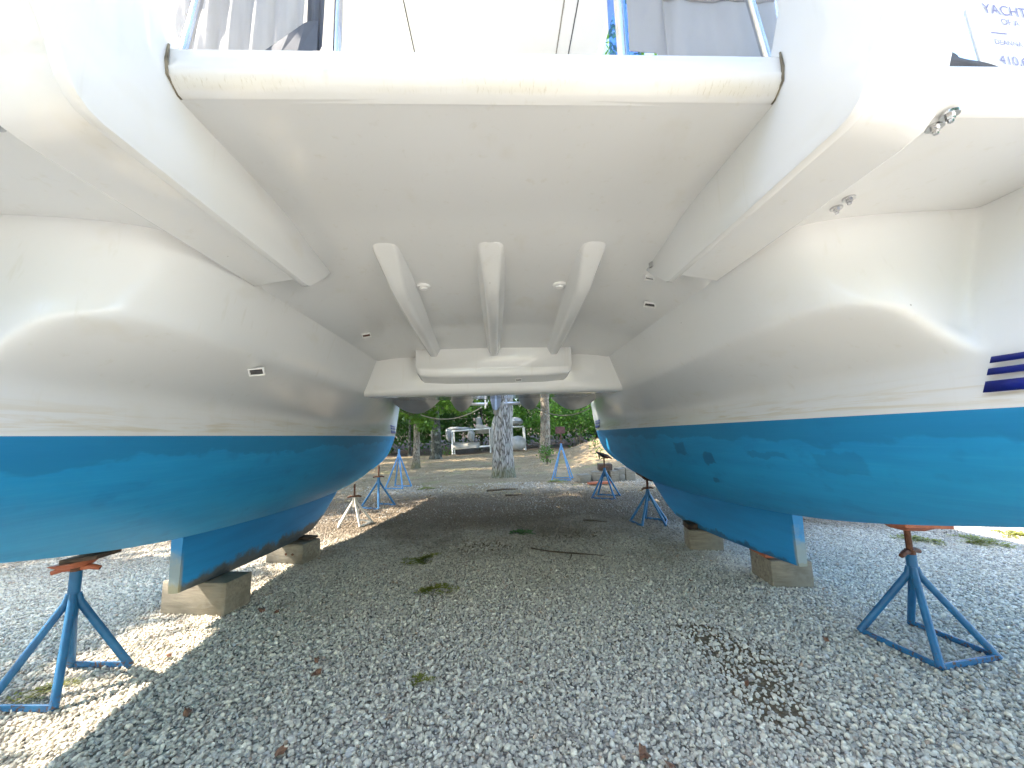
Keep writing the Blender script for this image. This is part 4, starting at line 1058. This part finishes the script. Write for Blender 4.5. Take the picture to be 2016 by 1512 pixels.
# ---------------------------------------------------------------- dinghy rack
RK = empty('dinghy_rack', (-.5, 26, .1), 'white pipe rack holding dinghies before the woods', 'rack')
rx = [(-2.95, 25.9, 0.0), (-.45, 26.0, .13), (1.90, 26.1, .2)]
for (x, y, gz) in rx:
    for dy in (0, 1.3):
        MB().tube((x, y + dy, gz - .05), (x - .05, y + dy, gz + 1.62), .045, n=10).build('upright', M['whitepaint'], RK)
for (z, r_) in ((1.60, .042), (.42, .042)):
    for dy in (0, 1.3):
        MB().path([(a[0] - .04, a[1] + dy, a[2] + z) for a in rx], r_, 10).build('rail', M['whitepaint'], RK)
    for a in rx:
        MB().tube((a[0] - .04, a[1], a[2] + z), (a[0] - .04, a[1] + 1.3, a[2] + z), .035, n=8).build('cross_rail', M['whitepaint'], RK)
block((-2.87, 25.9, 0), (.34, .3, .10), 0, 'small timber block under the left foot of the rack', 'blocks under the rack', 'timber_block')
def loft(name, sections, mat, label, cat, group='dinghies on the rack', sub=1):
    mb = MB().grid(sections)
    n = len(sections[0]); k = len(sections)
    mb.f.append(tuple(range(n))); mb.f.append(tuple(range((k - 1) * n, k * n))); mb.mi += [0, 0]
    return tag(mb.build(name, mat, None, True, ang=180, sub=sub), label, cat, group)
def boat_sections(c, L, w_, h_, ax, up, fine=.15, n=9, tip=True):
    c, ax, up = Vector(c), Vector(ax).normalized(), Vector(up).normalized(); sd = ax.cross(up).normalized(); out = []
    for i in range(9):
        t = i / 8; f = math.sin(math.pi * min(1, .42 + t * .58)) ** .7 if tip else 1
        f = max(f, .04); row = []
        for k in range(n):
            a = math.pi * k / (n - 1)
            row.append(tuple(c + ax * (L * (t - .5)) + sd * (w_ / 2 * f * math.cos(a)) + up * (h_ * (f ** .5) * (math.sin(a) ** .8))))
        out.append(row)
    return out
def lump(name, c, rad, mat, label, cat, seed, group='dinghies on the rack'):
    rg = random.Random(seed); bm = bmesh.new(); bmesh.ops.create_icosphere(bm, subdivisions=4, radius=1.0)
    ph = [rg.uniform(0, 6) for _ in range(6)]
    for v in bm.verts:
        p = v.co; k = 1 + .13 * math.sin(4 * p.x + ph[0] + 2 * p.z) + .10 * math.sin(7 * p.y + 5 * p.z + ph[1]) + .07 * abs(math.sin(9 * p.x + 6 * p.z + ph[2])) + .05 * math.sin(15 * p.z + 9 * p.x + ph[3])
        v.co = Vector((p.x * rad[0] * k, p.y * rad[1] * k, p.z * rad[2] * k))
    for f in bm.faces: f.smooth = True
    me = bpy.data.meshes.new(name); bm.to_mesh(me); bm.free(); me.materials.append(mat)
    o = bpy.data.objects.new(name, me); COL.objects.link(o); o.location = c
    return tag(o, label, cat, group)
lump('covered_dinghy', (-2.55, 26.4, 1.72), (.85, .5, .17), M['tarp'], 'dinghy wrapped in silver tarpaulin on the left end of the rack', 'dinghy', 4)
lump('tarpaulin_bundle', (-1.72, 25.85, 1.28), (.24, .2, .36), M['tarp'], 'crumpled silver tarpaulin hanging off the top rail', 'tarpaulin', 8)
lump('tarpaulin_drape', (-3.22, 26.0, 1.38), (.20, .25, .38), M['tarp'], 'silver tarpaulin draped over the left end of the rack', 'tarpaulin', 12)
loft('upturned_dinghy', boat_sections((-2.1, 26.3, .46), 1.9, 1.1, .42, (1, 0, .0), (0, 0, 1), tip=False), M['dinghy'], 'cream upturned dinghy on the lower shelf of the rack', 'dinghy')
loft('grey_dinghy', boat_sections((-.85, 26.3, 1.55), 1.2, .65, .5, (1, -.1, -.12), (0, -.6, .8)), M['dinghy'], 'grey brown dinghy hull lying tilted on the middle of rack', 'dinghy')
loft('upright_dinghy', boat_sections((-.02, 25.75, 1.55), 2.3, .95, .35, (-.04, .12, 1), (0, -1, .1)), M['tarp'], 'pale dinghy standing on end, pointed bow up, left of the oak', 'dinghy')
loft('leaning_board', boat_sections((-1.15, 26.6, 1.95), 1.2, .42, .12, (.25, 0, -1), (0, -1, 0)), M['tarp'], 'narrow pale board leaning on the rack behind the grey dinghy', 'board')
o = MB().lathe([(0, 0), (.3, .02), (.52, .16), (.56, .32), (.42, .5), (.18, .58), (0, .6)], (1.25, 26.5, 1.85), 20).build('covered_boat', M['ball'], None)
tag(o, 'rounded white covered boat on the right end of the rack', 'dinghy', 'dinghies on the rack')
o = MB().lathe([(0, 0), (.3, .03), (.5, .2), (.58, .45), (.5, .72), (.28, .92), (0, .98)], (1.35, 25.6, .22), 20).build('round_float', M['ball'], None)
tag(o, 'big round white float on the ground right of the oak', 'float')

# ---------------------------------------------------------------- small things on the gravel
def leafshape(rng, s):
    pts = []
    n = 12
    for k in range(n):
        a = 6.283 * k / n; r_ = s * (.55 + .45 * abs(math.cos(2.5 * a))) * rng.uniform(.75, 1.15)
        pts.append((r_ * math.cos(a) * 1.25, r_ * math.sin(a) * .8, .25 * s * math.sin(2 * a + rng.uniform(-.5, .5)) + rng.uniform(0, .12) * s))
    return [(0, 0, .1 * s)] + pts, [(0, i + 1, (i + 1) % n + 1) for i in range(n)]
leaf_spots = [(-.98, 2.27, .035), (-1.03, 2.40, .03), (-.88, 1.75, .03), (-1.45, 2.02, .03), (.05, 1.52, .032), (.55, 1.63, .045), (.62, 1.58, .03), (.10, 2.1, .022), (1.9, 2.35, .025), (-1.62, 3.05, .03), (-1.75, 3.1, .035), (-1.95, 2.52, .03), (1.2, 2.0, .02), (1.58, 3.3, .03), (2.0, 1.75, .02)]
leaf_labels = ['larger of two brown leaves lying close together left of centre', 'smaller of two brown leaves lying close together left of centre', 'brown leaf near the bottom edge left of the tiny weed', 'brown leaf on the gravel right of the near left stand', 'brown leaf near the bottom edge just right of centre', 'large brown leaf near the bottom edge right of centre', 'brown leaf touching the large leaf near the bottom edge', 'tiny brown leaf on gravel below the middle of the picture', 'brown leaf on gravel left of the near right stand', 'smaller brown leaf beside the block under the left keel', 'larger brown leaf beside the block under the left keel', 'brown leaf by the inner foot of the near left stand', 'tiny brown leaf on open gravel at the lower right', 'brown leaf beside the pale block under the right keel', 'brown leaf on gravel below the near right stand']
for i, (x, y, s) in enumerate(leaf_spots):
    rg = random.Random(i + 3); v, f = leafshape(rg, s * .8)
    o = MB().add(v, f).build('fallen_leaf', M['deadleaf'], None, False)
    o.location = (x, y, .022); o.rotation_euler = (rg.uniform(-.4, .4), rg.uniform(-.4, .4), rg.uniform(0, 6))
    tag(o, leaf_labels[i], 'leaf', 'dead leaves on the gravel')
def weed(x, y, r_, n, label, seed, name='weed', mat='weed', up=.5):
    rg = random.Random(seed); mb = MB()
    runners = [(rg.uniform(0, 6.283), rg.uniform(.5, 1.0)) for _ in range(max(4, n // 9))]
    for k in range(n * 5):
        a, q = rg.choice(runners); t = rg.random() ** .8; a += rg.gauss(0, .22)
        base = Vector((x + math.cos(a) * r_ * q * t, y + math.sin(a) * r_ * q * t, .012 + up * r_ * .35 * (1 - t) * rg.random()))
        b_ = a + rg.gauss(0, 1.1); L_ = r_ * rg.uniform(.07, .17) + .006; d = Vector((math.cos(b_), math.sin(b_), rg.uniform(.1, .9) * up + .1)).normalized()
        s = Vector((-math.sin(b_), math.cos(b_), rg.uniform(-.3, .3))) * L_ * rg.uniform(.14, .28)
        mb.add([base, base + d * L_ * .5 + s, base + d * L_, base + d * L_ * .5 - s], [(0, 1, 2, 3)])
    for a, q in runners:
        mb.path([(x, y, .012), (x + math.cos(a) * r_ * q * .5, y + math.sin(a) * r_ * q * .5, .02), (x + math.cos(a) * r_ * q, y + math.sin(a) * r_ * q, .014)], [.003, .002, .001], 4)
    o = mb.build(name, M[mat], None, True, ang=180)
    tint = o.data.attributes.new('tint', 'FLOAT', 'POINT'); tint.data.foreach_set('value', [rg.random() for _ in o.data.vertices])
    return tag(o, label, 'weed', 'weeds growing in the gravel')
weed(-.80, 4.18, .24, 70, 'flat yellow green weed on gravel, furthest back of the left ones', 1, up=.25)
weed(-.53, 3.40, .20, 55, 'sprawling green weed on gravel between the keels', 2, up=.3)
weed(-.41, 2.17, .075, 26, 'tiny green weed tuft in the near gravel', 3, up=.8)
weed(.28, 5.1, .22, 60, 'dark weed clump in the middle of the shaded gravel', 4, 'weed', 'leaf_mid', .4)
weed(-2.35, 2.30, .16, 26, 'weed at the foot of the near left stand', 5, up=.4)
weed(1.55, 10.2, .3, 60, 'green grass tuft below the tall pale blue stand', 6, up=.5)
weed(-1.75, 9.6, .3, 60, 'green grass tuft beside the free left stand', 7, up=.5)
for i, (x, y, r_, wh) in enumerate(((4.5, 4.15, .22, 'left'), (5.0, 4.0, .28, 'middle'), (5.6, 4.2, .26, 'right'))):
    weed(x, y, r_, 70, wh + 'most of three grass tufts on sunny ground beyond right hull' if wh != 'middle' else 'middle of three grass tufts on sunny ground beyond right hull', 20 + i, 'grass_tuft', 'weed', .45)
def twig(pts, r_, label):
    o = MB().path(pts, [r_] * (len(pts) - 1) + [r_ * .4], 6).build('twig', M['twig'], None)
    return tag(o, label, 'twig', 'twigs on the ground')
tw = twig([(.35, 4.35, .03), (.52, 4.2, .035), (.75, 4.12, .03), (1.05, 4.0, .03)], .008, 'long thin dead twig lying across the shaded gravel')
MB().path([(.75, 4.12, .03), (.72, 4.0, .03), (.68, 3.9, .025)], [.006, .005, .002], 5).build('side_twig', M['twig'], tw)
twig([(-.25, 8.7, .05), (.1, 8.75, .06), (.45, 8.85, .05)], .022, 'dark stick lying on the ground before the oak')
twig([(.15, 8.05, .04), (.5, 8.0, .045)], .025, 'short dark stick in the shade before the oak')
twig([(1.2, 5.6, .03), (1.5, 5.45, .03)], .015, 'short stick on the gravel left of the bent stand')
# scattered pale straw and leaf litter on the soil
rng = np.random.default_rng(9); n = 9000
xs = rng.uniform(-9, 9, n); ys = 8 + rng.uniform(0, 1, n) ** 1.4 * 18
pts = np.array([(x, y, ground_z(x, y) + .012) for x, y in zip(xs, ys)])
lit = leaf_mesh('leaf_litter', pts, .075, simple('straw_litter', (.20, .13, .06), (.44, .35, .21), 3, .85, kind='World'), None, 10, droop=0)
for v in lit.data.vertices: v.co.z = ground_z(v.co.x, v.co.y) + .006 + (v.co.z % .03)
tag(lit, 'dry straw and leaf litter on the sandy ground towards the woods', 'leaf litter', None, 'stuff')
